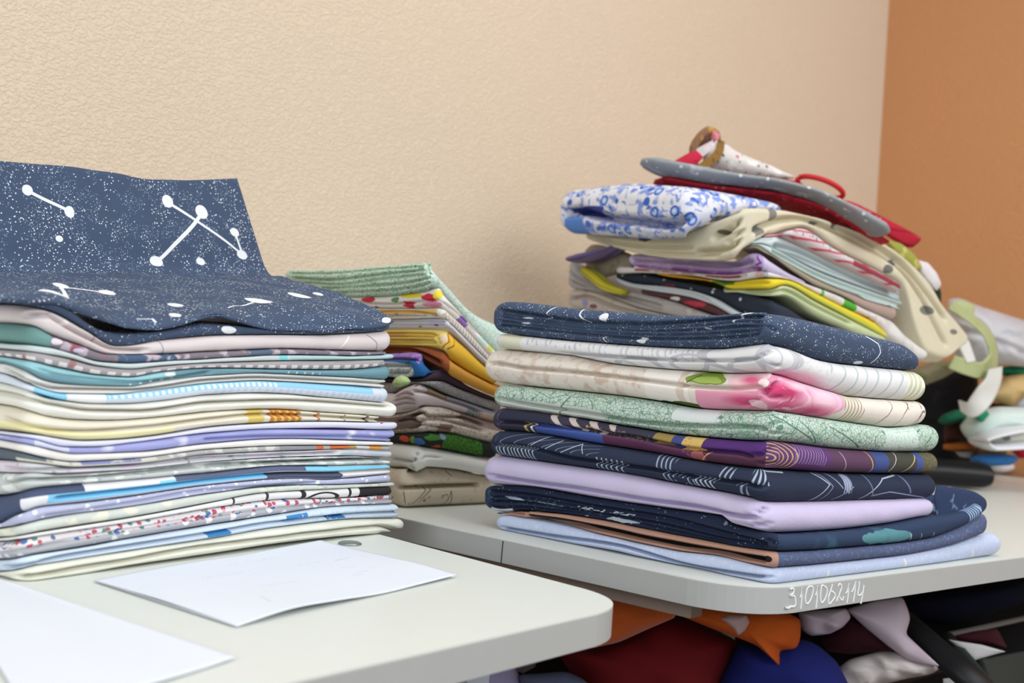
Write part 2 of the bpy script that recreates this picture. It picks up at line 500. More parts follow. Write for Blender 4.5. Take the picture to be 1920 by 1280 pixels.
class Sheet:
    def __init__(s, rows, nu, nv, noise=0.0, seed=1, freq=1.0):
        g = np.array([catmull(r, nu) for r in rows])            # (k,nu,3)
        s.G = np.stack([catmull(g[:, i], nv) for i in range(nu)], 1)   # (nv,nu,3)
        s.nu, s.nv = nu, nv
        du = np.gradient(s.G, axis=1); dv = np.gradient(s.G, axis=0)
        nn = np.cross(du, dv); nn /= np.linalg.norm(nn, axis=2)[..., None]+1e-12
        s.Nn = nn
        if noise:
            f = wave_noise(seed); q = s.G*freq
            s.G = s.G+nn*(noise*f(q[..., 0]+.6*q[..., 2], q[..., 1]-.4*q[..., 2]))[..., None]
        lu = np.linalg.norm(np.diff(s.G, axis=1), axis=2).sum(1).mean(); lv = np.linalg.norm(np.diff(s.G, axis=0), axis=2).sum(0).mean()
        uu, vv = np.meshgrid(np.linspace(0, lu, nu), np.linspace(0, lv, nv)); s.UV = np.stack([uu, vv], 2)
        q = s.G-CAM; d = q@F_; s.PX = np.stack([960+FPX*(q@R_)/d, 640-FPX*(q@U_)/d], 2); s.d = d.mean()
    def uv(s, x, y):
        k = np.argmin(((s.PX-np.array([x, y]))**2).sum(2)); j, i = divmod(int(k), s.nu)
        j = min(max(j, 1), s.nv-2); i = min(max(i, 1), s.nu-2)
        J = np.array([(s.PX[j, i+1]-s.PX[j, i-1])/2, (s.PX[j+1, i]-s.PX[j-1, i])/2]).T
        f = np.linalg.lstsq(J, np.array([x, y])-s.PX[j, i], rcond=None)[0]
        f = np.clip(f, -2.5, 2.5)
        return s.UV[j, i]+f[0]*(s.UV[j, i+1]-s.UV[j, i])+f[1]*(s.UV[j+1, i]-s.UV[j, i])
    def ops(s, ops):
        out = []
        for op in ops:
            k = op[0]; kw = dict(op[-1]) if isinstance(op[-1], dict) else {}
            a = list(op[2:-1] if isinstance(op[-1], dict) else op[2:])
            if k in ('ell', 'soft', 'rings'):
                p = s.uv(a[0], a[1]); ex = s.uv(a[0]+1, a[1])-s.uv(a[0]-1, a[1]); ey = s.uv(a[0], a[1]+1)-s.uv(a[0], a[1]-1)
                mpx = s.d/FPX; ru = min(max(abs(ex[0]/2), mpx*.7), mpx*2.5)*a[2]; rv_ = min(max(abs(ey[1]/2), mpx*.7), mpx*5)*a[3]
                a[:4] = [p[0], p[1], ru, rv_]
            elif k == 'line':
                p = s.uv(a[0], a[1]); p2 = s.uv(a[2], a[3]); a = [p[0], p[1], p2[0], p2[1], a[4]*s.d/FPX]
            out.append((k, op[1])+tuple(a)+(kw,))
        return out
    def build(s, name, mat, thick=0.002, parent=None):
        nu, nv = s.nu, s.nv
        A = (s.G+s.Nn*thick/2).reshape(-1, 3); Bv = (s.G-s.Nn*thick/2).reshape(-1, 3); N = nu*nv
        idx = np.arange(N).reshape(nv, nu)
        q = np.stack([idx[:-1, :-1], idx[:-1, 1:], idx[1:, 1:], idx[1:, :-1]], -1).reshape(-1, 4)
        f = q.tolist()+(q[:, ::-1]+N).tolist()
        loop = list(idx[0, :])+list(idx[1:, -1])+list(idx[-1, -2::-1])+list(idx[-2:0, 0])
        for a, b in zip(loop, loop[1:]+loop[:1]): f.append([b, a, a+N, b+N])
        uv = s.UV.reshape(-1, 2); uv = np.vstack([uv, uv])
        return mesh_obj(name, np.vstack([A, Bv]), [[int(k) for k in ff] for ff in f], mat, parent, None, {'uv': uv, 'uvt': uv})

def sweep(name, pts, rv, rd, mat, parent=None, up=None, n=20, m=None, cap=True, seed=0, noise=0.0, open_start=False):
    """rounded body along a path; rv = radius across (towards up), rd = radius along the other axis (metres, per point)"""
    pts = np.asarray(pts, float); k = len(pts); m = m or 8*k
    C = catmull(pts, m); tq = np.linspace(0, k-1, m)
    rv = np.interp(tq, range(k), rv); rd = np.interp(tq, range(k), rd)
    T = np.gradient(C, axis=0); T /= np.linalg.norm(T, axis=1)[:, None]
    up = np.array([0, 0, 1.0]) if up is None else np.asarray(up, float)
    S = np.cross(T, up); S /= np.linalg.norm(S, axis=1)[:, None]+1e-9
    Up = np.cross(S, T)
    th = np.linspace(0, 2*pi, n, endpoint=False)
    V = []; f = wave_noise(seed+77)
    for i in range(m):
        ring = C[i]+np.outer(np.cos(th)*rd[i], S[i])+np.outer(np.sin(th)*rv[i], Up[i])
        if noise:
            q = ring-C[i]; l = np.linalg.norm(q, axis=1)[:, None]+1e-9
            ring = ring+q/l*(noise*f(ring[:, 0]+ring[:, 1], ring[:, 2]*1.0+ring[:, 1]))[:, None]
        V.append(ring)
    V = np.concatenate(V); faces = []
    for i in range(m-1):
        for j in range(n):
            j2 = (j+1) % n; faces.append([i*n+j, i*n+j2, (i+1)*n+j2, (i+1)*n+j])
    if cap:
        if not open_start: faces.append(list(range(n))[::-1])
        faces.append([(m-1)*n+j for j in range(n)])
    lu = np.linalg.norm(np.diff(C, axis=0), axis=1).sum()
    uv = np.array([[lu*i/(m-1), th[j]*0.01] for i in range(m) for j in range(n)])
    return mesh_obj(name, V, faces, mat, parent, None, {'uv': uv, 'uvt': uv})

def pillow(name, poly, depth, thick, mat, parent=None, gx=0.0, gy=0.0, smooth=True, noise=0.0, seed=3, n=72, flat=0.35, minz=None, freq=1.0):
    """a stuffed or crumpled cloth body whose outline stands at its own distance; gx, gy = change of distance per pixel"""
    P = np.array(poly, float); cx, cy = P.mean(0)
    k = len(P); Q = np.vstack([P, P[:1]])
    seg = np.linalg.norm(np.diff(Q, axis=0), axis=1); cum = np.concatenate([[0], np.cumsum(seg)]); t = np.linspace(0, cum[-1], n, endpoint=False)
    o2 = np.column_stack([np.interp(t, cum, Q[:, 0]), np.interp(t, cum, Q[:, 1])])
    if smooth:
        for _ in range(3): o2 = 0.5*o2+0.25*(np.roll(o2, 1, 0)+np.roll(o2, -1, 0))
    O = np.array([W(x, y, depth+gx*(x-cx)+gy*(y-cy)) for x, y in o2]); cen = O.mean(0)
    nrm = -ray(cx, cy); nrm /= np.linalg.norm(nrm)
    f = wave_noise(seed); rows = []
    sc = [1.0, 0.97, 0.9, 0.78, 0.62, 0.45, 0.28, 0.12]
    for side in (1, -1):
        for i, s_ in enumerate(sc):
            if side == -1 and i == 0: continue
            r = cen+(O-cen)*s_; h = thick/2*(1-s_**(1/flat))**0.5 if s_ < 1 else 0
            d = h
            r = r+nrm*side*d
            if noise: r = r+nrm*(noise*f(freq*(r@R_), freq*r[:, 2]) * (1-s_**6))[:, None]
            if minz is not None: r[:, 2] = np.maximum(r[:, 2], minz)
            rows.append((side, r))
    fr = [r for sd, r in rows if sd == 1]; bk = [r for sd, r in rows if sd == -1]
    seq = fr[::-1]+bk
    V = np.concatenate(seq+[fr[-1].mean(0)[None], bk[-1].mean(0)[None]]); faces = []; nr = len(seq)
    for r in range(nr-1):
        for j in range(n):
            j2 = (j+1) % n; faces.append([r*n+j, r*n+j2, (r+1)*n+j2, (r+1)*n+j])
    c0 = nr*n
    for j in range(n):
        j2 = (j+1) % n; faces.append([j2, j, c0]); faces.append([(nr-1)*n+j, (nr-1)*n+j2, c0+1])
    uv = np.column_stack([V@R_, V[:, 2]])
    return mesh_obj(name, V, faces, mat, parent, None, {'uv': uv, 'uvt': uv})

def box(name, lo, hi, mat, parent=None, rot=0.0, bevel=0.0):
    lo = np.array(lo, float); hi = np.array(hi, float); c = (lo+hi)/2; h = (hi-lo)/2
    V = [(c[0]+sx*h[0], c[1]+sy*h[1], c[2]+sz*h[2]) for sx in (-1, 1) for sy in (-1, 1) for sz in (-1, 1)]
    if rot:
        V = [(c[0]+(x-c[0])*cos(rot)-(y-c[1])*sin(rot), c[1]+(x-c[0])*sin(rot)+(y-c[1])*cos(rot), z) for x, y, z in V]
    Fc = [(0, 1, 3, 2), (4, 6, 7, 5), (0, 4, 5, 1), (2, 3, 7, 6), (0, 2, 6, 4), (1, 5, 7, 3)]
    o = mesh_obj(name, V, Fc, mat, parent, smooth=False)
    if bevel:
        b = o.modifiers.new('bevel', 'BEVEL'); b.width = bevel; b.segments = 2
    return o

def slab(name, poly, z0, z1, mat, parent=None, bevel=0.0015, rad=0.0, rounds=()):
    """flat board from a plan outline; corners listed in rounds are rounded with radius rad"""
    P = [np.array(p, float) for p in poly]; out = []
    for i, p in enumerate(P):
        if i in rounds:
            a = P[i-1]-p; b = P[(i+1) % len(P)]-p; a /= np.linalg.norm(a); b /= np.linalg.norm(b)
            for t in np.linspace(0, 1, 13):
                s0, s1 = p+a*rad, p+b*rad
                out.append((1-t)**2*s0+2*t*(1-t)*(p*0.85+0.15*(s0+s1)/2)+t*t*s1)
        else: out.append(p)
    n = len(out)
    V = [(q[0], q[1], z0) for q in out]+[(q[0], q[1], z1) for q in out]
    f = [list(range(n))[::-1], [n+i for i in range(n)]]+[[i, (i+1) % n, n+(i+1) % n, n+i] for i in range(n)]
    area2 = sum(out[i][0]*out[(i+1) % n][1]-out[(i+1) % n][0]*out[i][1] for i in range(n))
    if area2 < 0: f = [g[::-1] for g in f]
    o = mesh_obj(name, V, f, mat, parent, smooth=False)
    if bevel:
        b = o.modifiers.new('bevel', 'BEVEL'); b.width = bevel; b.segments = 2; b.limit_method = 'ANGLE'; b.angle_limit = radians(50)
    return o

# ================================================================== the room
WALL_Y = 1.30
_r = ray(1655, 200); _t = (WALL_Y-CAM[1])/_r[1]; WALL_X = float((CAM+_r*_t)[0])

def wall_material(name, base):
    N = NB(name)
    p = N.obj()
    col = N.mix(N.noise(p, 3.0, 2.0), lin(base), tuple(v*0.95 for v in lin(base)[:3])+(1,))
    b = N.new('ShaderNodeBsdfPrincipled'); o = N.new('ShaderNodeOutputMaterial')
    N.put(b.inputs['Base Color'], col); b.inputs['Roughness'].default_value = 0.75; b.inputs['Specular IOR Level'].default_value = 0.25
    st = N.vm('MULTIPLY', p, (1.0, 1.0, 1.5))
    h1 = N.noise(st, 190, 3.0, 0.55, 0.5)
    h2 = N.noise(st, 80, 2.0, 0.5, 0.3)
    h = N.m('ADD', N.m('MULTIPLY', N.m('MULTIPLY', N.m('SUBTRACT', h1, 0.42), 5.0, clamp=True), 0.7), N.m('MULTIPLY', h2, 0.5))
    bn = N.new('ShaderNodeBump'); bn.inputs['Strength'].default_value = 0.62; bn.inputs['Distance'].default_value = 0.0019
    N.put(bn.inputs['Height'], h); N.nt.links.new(bn.outputs[0], b.inputs['Normal']); N.nt.links.new(b.outputs[0], o.inputs[0])
    return N.mat
tag(box('wall_back', (-2.2, WALL_Y, 0), (WALL_X, WALL_Y+0.12, 2.8), wall_material('peach plaster', (220, 201, 177))), kind='structure')
tag(box('wall_right', (WALL_X, -1.6, 0), (WALL_X+0.12, WALL_Y+0.12, 2.8), wall_material('orange plaster', (204, 146, 100))), kind='structure')
tag(box('floor', (-2.2, -2.6, -0.05), (WALL_X+0.12, WALL_Y+0.12, 0.0), material('grey linoleum', (120, 112, 104), rough=0.6)), kind='structure')

# ================================================================== the two desks
MAT_TOP = material('desk laminate', (222, 226, 219), rough=0.38, bump=0.03, mottle=0.015, spec=0.4)
MAT_EDGE = material('grey edge band', (176, 178, 176), rough=0.5, bump=0.04, mottle=0.03)
MAT_METAL = material('grey painted steel', (150, 156, 166), rough=0.45, bump=0, mottle=0.02)
MAT_RAIL = material('brown grey chipboard', (140, 124, 112), rough=0.7, mottle=0.1)
TH = 0.0235

def P2(x, y, z=TABLE_Z): return onz(x, y, z)[:2]
def line_x(p, q, r, s):
    p, q, r, s = map(np.array, (p, q, r, s)); d1, d2 = q-p, s-r
    t = ((r-p)[0]*d2[1]-(r-p)[1]*d2[0])/(d1[0]*d2[1]-d1[1]*d2[0]); return p+d1*t
def far_on_y(p, q, y):
    p, q = np.array(p), np.array(q); return p+(q-p)*(y-p[1])/(q[1]-p[1])
def desk(name, label, poly, rounds, rad, loc):
    t = empty(name, (loc[0], loc[1], 0.0)); tag(t, label, 'desk', 'pale grey-topped desks along the wall')
    slab('tabletop', poly, TABLE_Z-0.0012, TABLE_Z, MAT_TOP, t, 0, rad, rounds)
    eb = slab('edge_band', poly, TABLE_Z-TH, TABLE_Z-0.0012, MAT_EDGE, t, 0.0006, rad, rounds)
    return t, eb
# left desk
l1, l2 = P2(1124, 1111), P2(745, 1010.5); f1, f2 = P2(900, 1199), P2(562, 1275)
cL = line_x(l1, l2, f1, f2)
bL = far_on_y(l1, l2, WALL_Y-0.03); dF = (np.array(f2)-np.array(f1)); dF /= np.linalg.norm(dF)
e1 = cL+dF*1.25; e2 = np.array([e1[0]-0.02, WALL_Y-0.03])
desk_l, band_l = desk('desk', 'pale grey-topped desk in the foreground carrying the loose white papers', [cL, bL, e2, e1], (0,), 0.054, cL)
def leg(parent, x, y, top, w=0.028):
    return box('leg', (x-w/2, y-w/2, 0), (x+w/2, y+w/2, top), MAT_METAL, parent, bevel=0.002)
pl = W(877, 1266, 0.93)
for x, y in ((pl[0], pl[1]), (bL[0]-0.10, bL[1]-0.08), (e1[0]+0.1, e1[1]+0.10), (e2[0]+0.1, e2[1]-0.08)): leg(desk_l, x, y, TABLE_Z-TH)
# right desk
l1, l2 = P2(1340, 1093), P2(759, 972); f1, f2 = P2(1481, 1098.5), P2(1900, 1045.5)
cR = line_x(l1, l2, f1, f2)
bR = far_on_y(l1, l2, WALL_Y-0.02); gR = np.array(f1)+(np.array(f2)-np.array(f1))*((WALL_X-0.02-f1[0])/(f2[0]-f1[0]))
desk_r, band_r = desk('desk', 'pale grey-topped desk against the wall with a number chalked on its front edge', [cR, gR, (WALL_X-0.02, WALL_Y-0.02), bR], (0,), 0.06, cR)
for x, y in ((cR[0]+0.42, cR[1]+0.30), (bR[0]+0.12, bR[1]-0.08), (gR[0]-0.1, gR[1]+0.10), (WALL_X-0.12, WALL_Y-0.10)): leg(desk_r, x, y, TABLE_Z-TH)
# rail under the left edge of the right desk
dS = np.array(bR)-cR; dS /= np.linalg.norm(dS); nS = np.array([dS[1], -dS[0]]); nS = nS if nS[0] > 0 else -nS
r0, r1 = cR+dS*0.068+nS*0.022, np.array(bR)-dS*0.05+nS*0.022
slab('rail', [r0, r1, r1+nS*0.02, r0+nS*0.02], TABLE_Z-TH-0.016, TABLE_Z-TH, MAT_RAIL, desk_r, 0.001)
# low shelf inside the right desk, it carries the scraps
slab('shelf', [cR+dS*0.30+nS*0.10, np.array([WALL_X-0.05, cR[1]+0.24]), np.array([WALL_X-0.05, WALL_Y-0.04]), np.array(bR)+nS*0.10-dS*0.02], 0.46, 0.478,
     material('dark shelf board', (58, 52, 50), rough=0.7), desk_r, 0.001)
slab('back_shade_panel', [(cR[0]+0.1, WALL_Y-0.05), (WALL_X-0.03, WALL_Y-0.05), (WALL_X-0.03, WALL_Y-0.035), (cR[0]+0.1, WALL_Y-0.035)], 0.20, TABLE_Z-TH, material('back shade tone', (52, 46, 44), rough=.7), desk_r, 0.001)  # added dark sheet, its colour stands in for the black shade under the desk
slab('side_shade_panel', [(WALL_X-0.035, gR[1]+0.04), (WALL_X-0.022, gR[1]+0.04), (WALL_X-0.022, WALL_Y-0.06), (WALL_X-0.035, WALL_Y-0.06)], 0.0, TABLE_Z-TH, material('side shade tone', (52, 46, 44), rough=.7), desk_r, 0.001)  # added too: keeps the right end below the desk in painted shade
# seam of the edge band
eL = np.array(cR); nO = -nS
def edge_pt(x, y, off=0.0004):
    """point on the left side of the right desk's edge band"""
    n3 = np.array([nO[0], nO[1], 0]); r = ray(x, y); p0 = np.array([cR[0], cR[1], 0])
    return CAM+r*(((p0-CAM)@n3)/(r@n3))+n3*off
s0, s1 = edge_pt(943.5, 1014), edge_pt(939.5, 1057)
mesh_obj('edge_seam', [s0+np.array([*dS, 0])*.0006, s0-np.array([*dS, 0])*.0006, s1-np.array([*dS, 0])*.0006, s1+np.array([*dS, 0])*.0006,
         s0+np.array([*dS, 0])*.0006+np.array([*nS, 0])*.001, s0-np.array([*dS, 0])*.0006+np.array([*nS, 0])*.001, s1-np.array([*dS, 0])*.0006+np.array([*nS, 0])*.001, s1+np.array([*dS, 0])*.0006+np.array([*nS, 0])*.001],
         [(0, 1, 2, 3), (4, 7, 6, 5), (0, 4, 5, 1), (2, 6, 7, 3), (1, 5, 6, 2), (0, 3, 7, 4)], material('dark seam', (70, 66, 62), bump=0, mottle=0), band_r, smooth=False)
# the handwritten number on the front edge
dX = np.array(f2)-np.array(f1); dX /= np.linalg.norm(dX); nF = np.array([dX[1], -dX[0], 0.0]); nF = nF if nF[1] < 0 else -nF
def front_pt(x, y, off=0.0003):
    r = ray(x, y); p0 = np.array([f1[0], f1[1], 0]); return CAM+r*(((p0-CAM)@nF)/(r@nF))+nF*off
STROKES = [
    [(232, 262), (285, 245), (308, 290), (290, 350), (245, 378), (258, 400), (310, 395), (335, 470), (340, 560), (312, 605), (240, 612), (200, 638), (150, 628)],
    [(430, 430), (460, 350), (478, 225)], [(478, 222), (468, 380), (455, 540), (442, 660)],
    [(640, 200), (580, 235), (552, 330), (535, 450), (548, 535), (590, 545), (640, 470), (680, 350), (690, 250), (660, 205), (625, 215)],
    [(738, 385), (770, 310), (788, 185)], [(789, 182), (775, 350), (762, 520), (748, 648)],
    [(905, 195), (865, 190), (845, 290), (838, 420), (850, 515), (885, 520), (935, 440), (970, 320), (950, 230), (895, 190)],
    [(1075, 155), (1060, 230), (1030, 320), (1000, 420), (1000, 530), (1020, 555), (1085, 480), (1132, 395), (1110, 340), (1055, 295)],
    [(1190, 205), (1210, 160), (1250, 175), (1258, 240), (1225, 330), (1200, 420), (1165, 515), (1175, 440), (1215, 420), (1250, 470), (1280, 480), (1300, 400)],
    [(1345, 350), (1385, 270), (1410, 145)], [(1411, 142), (1400, 280), (1385, 420), (1368, 545)],
    [(1460, 325), (1505, 230), (1545, 105)], [(1546, 102), (1530, 250), (1515, 390), (1492, 520)],
    [(1612, 105), (1605, 230), (1585, 370), (1640, 375), (1680, 320)], [(1706, 180), (1690, 300), (1670, 420), (1645, 550)],
]
mw = material('white marker', (226, 230, 232), bump=0, mottle=0, rough=0.6)
nv, nf = [], []
for st in STROKES:
    C = catmull([front_pt(1460+x*180/1920, 1080+y*180/1920) for x, y in st], 8*len(st))
    T = np.gradient(C, axis=0); T /= np.linalg.norm(T, axis=1)[:, None]+1e-12; S = np.cross(T, nF)*0.00088
    b = len(nv)
    for c, s_ in zip(C, S): nv += [c+s_, c-s_, c+s_-nF*0.0012, c-s_-nF*0.0012]
    for i in range(len(C)-1):
        a, d = b+4*i, b+4*i+4
        nf += [(a, a+1, d+1, d), (a+2, d+2, d+3, a+3), (a, d, d+2, a+2), (a+1, a+3, d+3, d+1)]
    nf += [(b, b+2, b+3, b+1), (d, d+1, d+3, d+2)]
no = mesh_obj('inventory_number', nv, nf, mw, band_r)
no['label'] = 'number 3101062114 handwritten in white'

# loose papers and the metal cap on the left desk
MAT_PAPER = material('white paper', (224, 229, 237), rough=0.75, bump=0.02, mottle=0.01)
def paper(name, label, corners, lift, marks=()):
    a, b, c, d = [np.append(P2(*p), TABLE_Z+0.0014) for p in corners]     # back left, back right, front right, front left
    rows = []
    for v in np.linspace(0, 1, 5):
        p, q = a+(d-a)*v, b+(c-b)*v
        rows.append([p+(q-p)*u+np.array([0, 0, lift(u, v)]) for u in np.linspace(0, 1, 6)])
    s = Sheet(rows, 60, 60)
    m = material(name, (224, 229, 237), s.ops(marks), rough=0.75, bump=0.02, mottle=0.01) if marks else MAT_PAPER
    o = s.build('paper_sheet', m, 0.0006); tag(o, label, 'paper', 'papers on the foreground desk'); return o
g1, g2 = (208, 210, 220), (186, 188, 200)
marks = [('line', g2, 1180/1920*0+628, 1052, 655, 1046, .9), ('line', g2, 668, 1075, 690, 1070, .9), ('line', g2, 660, 1079, 682, 1078, .9),
         ('line', g2, 488, 1118, 508, 1128, .9), ('line', g1, 380, 1085, 470, 1070, 1.6, {'brk': 300}), ('line', g1, 480, 1100, 560, 1090, 1.6, {'brk': 300}),
         ('line', g1, 560, 1060, 640, 1048, 1.6, {'brk': 300}), ('line', g1, 640, 1064, 720, 1062, 1.6, {'brk': 300}), ('line', g1, 430, 1060, 520, 1045, 1.6, {'brk': 300})]
paper('lined paper', 'creased white sheet of paper beside the left fabric stack with faint writing', [(176, 1092), (600, 1018), (856, 1084), (444, 1178)],
      lambda u, v: 0.004*max(0, v-.55)*math.sin(pi*min(1, u*2.2))*1.6*(1 if u < .46 else 0) + 0.0035*(max(0, u-.5)*2)*v*math.sin(pi*v*.9+.2)+0.0012*math.sin(5*u+3*v)**2, marks)
paper('blank paper', 'blank white sheet of paper at the near corner of the foreground desk', [(-120, 1052), (10, 1094), (442, 1238), (60, 1360)],
      lambda u, v: 0.0008*math.sin(4*u)**2)
mc = material('dull metal cap', (150, 156, 152), rough=0.35, metal=0.7, bump=0.1)
p = np.append(P2(656, 1020), TABLE_Z); V, Fc = [], []
for r, z in ((0.0104, 0.0), (0.0104, 0.0012), (0.0085, 0.0022), (0.004, 0.0026)):
    V += [p+np.array([r*cos(t), r*sin(t), z]) for t in np.linspace(0, 2*pi, 32, endpoint=False)]
for i in range(3):
    Fc += [(i*32+j, i*32+(j+1) % 32, (i+1)*32+(j+1) % 32, (i+1)*32+j) for j in range(32)]
Fc += [list(range(32))[::-1], [96+j for j in range(32)]]
cap = mesh_obj('screw_cap', V, Fc, mc, [c for c in desk_l.children if c.name.startswith('tabletop')][0]); cap['label'] = 'small round grey metal screw cap'

# ================================================================== right front stack
GC = 'folded fabrics in the right front stack'
SC = Stack(onz(1450, 1098), onz(1878, 1043.5), onz(922, 991))
NAVY = (66, 81, 106)
c0 = [(912, 574), (921, 566), (942, 563), (1048, 574), (1120, 580), (1263, 589), (1340, 587), (1391, 583), (1425, 583), (1446, 588), (1508, 596), (1612, 620), (1665, 634), (1706, 645), (1726, 662)]
c1 = [(918, 622), (976, 629), (1120, 642), (1263, 651), (1340, 652), (1378, 648), (1435, 642), (1482, 650), (1560, 677), (1612, 684), (1709, 694), (1740, 700)]
c2 = [(924, 652), (976, 656), (1048, 663), (1144, 681), (1239, 690), (1340, 697), (1443, 697), (1482, 704), (1534, 721), (1571, 733), (1612, 744), (1691, 751), (1738, 754)]
c3 = [(915, 716), (928, 718), (1024, 728), (1144, 740), (1239, 754), (1299, 765), (1378, 768), (1456, 770), (1508, 777), (1560, 785), (1612, 793), (1691, 803), (1745, 797)]
c4 = [(921, 762), (1024, 776), (1132, 794), (1191, 804), (1263, 815), (1340, 822), (1378, 825), (1456, 827), (1508, 832), (1586, 842), (1691, 848), (1764, 849)]
c5 = [(910, 805), (980, 810), (1080, 827), (1205, 847), (1340, 870), (1413, 878), (1461, 880), (1558, 886), (1655, 889), (1762, 889)]
c6 = [(908, 851), (1005, 865), (1130, 882), (1255, 905), (1340, 921), (1397, 933), (1436, 943), (1494, 945), (1623, 941), (1755, 937)]
c7 = [(903, 907), (1005, 915), (1130, 937), (1230, 951), (1340, 966), (1365, 984), (1429, 998), (1481, 1004), (1591, 998), (1687, 986), (1752, 972)]
c8 = [(897, 950), (930, 960), (980, 957), (1105, 972), (1230, 997), (1340, 1018), (1365, 1023), (1461, 1036), (1558, 1031), (1687, 1020), (1752, 1010), (1817, 985), (1849, 962)]
c9 = [(920, 964), (955, 966), (1030, 980), (1130, 1005), (1255, 1032), (1340, 1043), (1397, 1057), (1445, 1067), (1558, 1057), (1687, 1043), (1784, 1025), (1858, 1002)]
c10 = [(920, 991), (1005, 1010), (1155, 1035), (1192, 1044), (1340, 1075), (1397, 1091), (1449, 1098), (1526, 1093), (1687, 1072), (1817, 1052), (1878, 1043)]
WH = (226, 230, 232)
STAR = [('speck', (176, 190, 206), 520, .22, 90), ('speck', WH, 290, .17, 70)]

folded(SC, 1446, c0, c1, 'folded_fabric', 'navy star-speckled fabric with many thin folds, topmost of the right front stack', GC, NAVY,
       STAR+[('line', WH, 1024, 586, 1031, 575, 1.6), ('line', WH, 1024, 586, 1023, 596, 1.6), ('line', WH, 1083, 578, 1085, 590, 1.8), ('line', WH, 1085, 590, 1096, 602, 1.8),
             ('ell', WH, 1130, 594, 8, 8), ('ell', WH, 1197, 637, 9, 6), ('line', WH, 1126, 630, 1127, 640, 1.4), ('ell', WH, 983, 595, 11, 1.4), ('ell', WH, 981, 605, 10, 1.2), ('ell', WH, 1322, 615, 5, 1.6),
             ('line', WH, 1366, 602, 1385, 588, 1.5), ('line', WH, 1385, 588, 1400, 584, 1.5),
             ('line', WH, 1634, 631, 1648, 644, 1.5), ('line', WH, 1648, 644, 1651, 660, 1.5), ('line', WH, 1651, 660, 1642, 680, 1.5), ('ell', WH, 1620, 680, 8, 3)],
       creases=[([(912, 577), (1000, 590), (1096, 603), (1191, 607), (1300, 602), (1391, 594), (1432, 594)], .010, .0016),
                ([(912, 584), (1096, 609), (1191, 613), (1300, 610), (1400, 602), (1437, 605)], .007),
                ([(912, 590), (1096, 614), (1191, 619), (1300, 618), (1400, 611), (1438, 611)], .008),
                ([(912, 598), (1096, 620), (1191, 626), (1300, 626), (1400, 620), (1437, 616)], .007),
                ([(912, 606), (1096, 626), (1191, 633), (1300, 634), (1400, 628), (1434, 621)], .008, .0015),
                ([(1396, 590), (1430, 592), (1452, 586)], .004), ([(1440, 600), (1446, 612), (1456, 622)], .004)], step=.002)

folded(SC, 1450, c1, c2, 'folded_fabric', 'white fabric with pale grey circles, directly under the navy star fabric on the right', GC, (228, 228, 228),
       [('seg', (214, 212, 190), 918, 976, {'wob': .006}),
        ('bars', (196, 198, 202), .006, .4, {'x': (985, 1300), 'slant': 60, 'jit': 1.2, 'js': 60, 'brk': 120, 't': (.4, 1)}),
        ('ell', (190, 190, 196), 1420, 668, 90, 34, {'ring': .82, 'wob': .001}), ('ell', (190, 190, 196), 1400, 690, 40, 22, {'ring': .72}), ('ell', (190, 190, 196), 1290, 680, 40, 18, {'ring': .75}),
        ('ell', (190, 190, 196), 1190, 690, 50, 24, {'ring': .75, 't': (0, .5)}), ('ell', (200, 200, 204), 1130, 684, 60, 16, {'ring': .8}),
        ('ell', (196, 196, 202), 1452, 668, 18, 22, {'ring': .6}), ('ell', (200, 200, 205), 1462, 670, 34, 40, {'ring': .8}),
        ('soft', (236, 178, 200), 1500, 712, 60, 22, {'gain': 2.0}), ('noise', (206, 208, 210), 420, .58, {'x': (1495, 1565)}),
        ('bars', (186, 196, 198), .020, .14, {'x': (1560, 1700), 'slant': -34, 'jit': .8, 'js': 20}),
        ('seg', (206, 208, 176), 1706, 1760, {'wob': .003}), ('bars', (238, 240, 226), .009, .4, {'x': (1700, 1760), 'slant': -50, 'jit': .4})],
       creases=[([(1040, 660), (1144, 668), (1239, 674), (1340, 676), (1399, 675), (1428, 668)], .008, .0012), ([(1426, 668), (1440, 664), (1450, 656)], .006, .0014), ([(1443, 678), (1452, 684), (1466, 688)], .003)], xr=1746, er=.016)

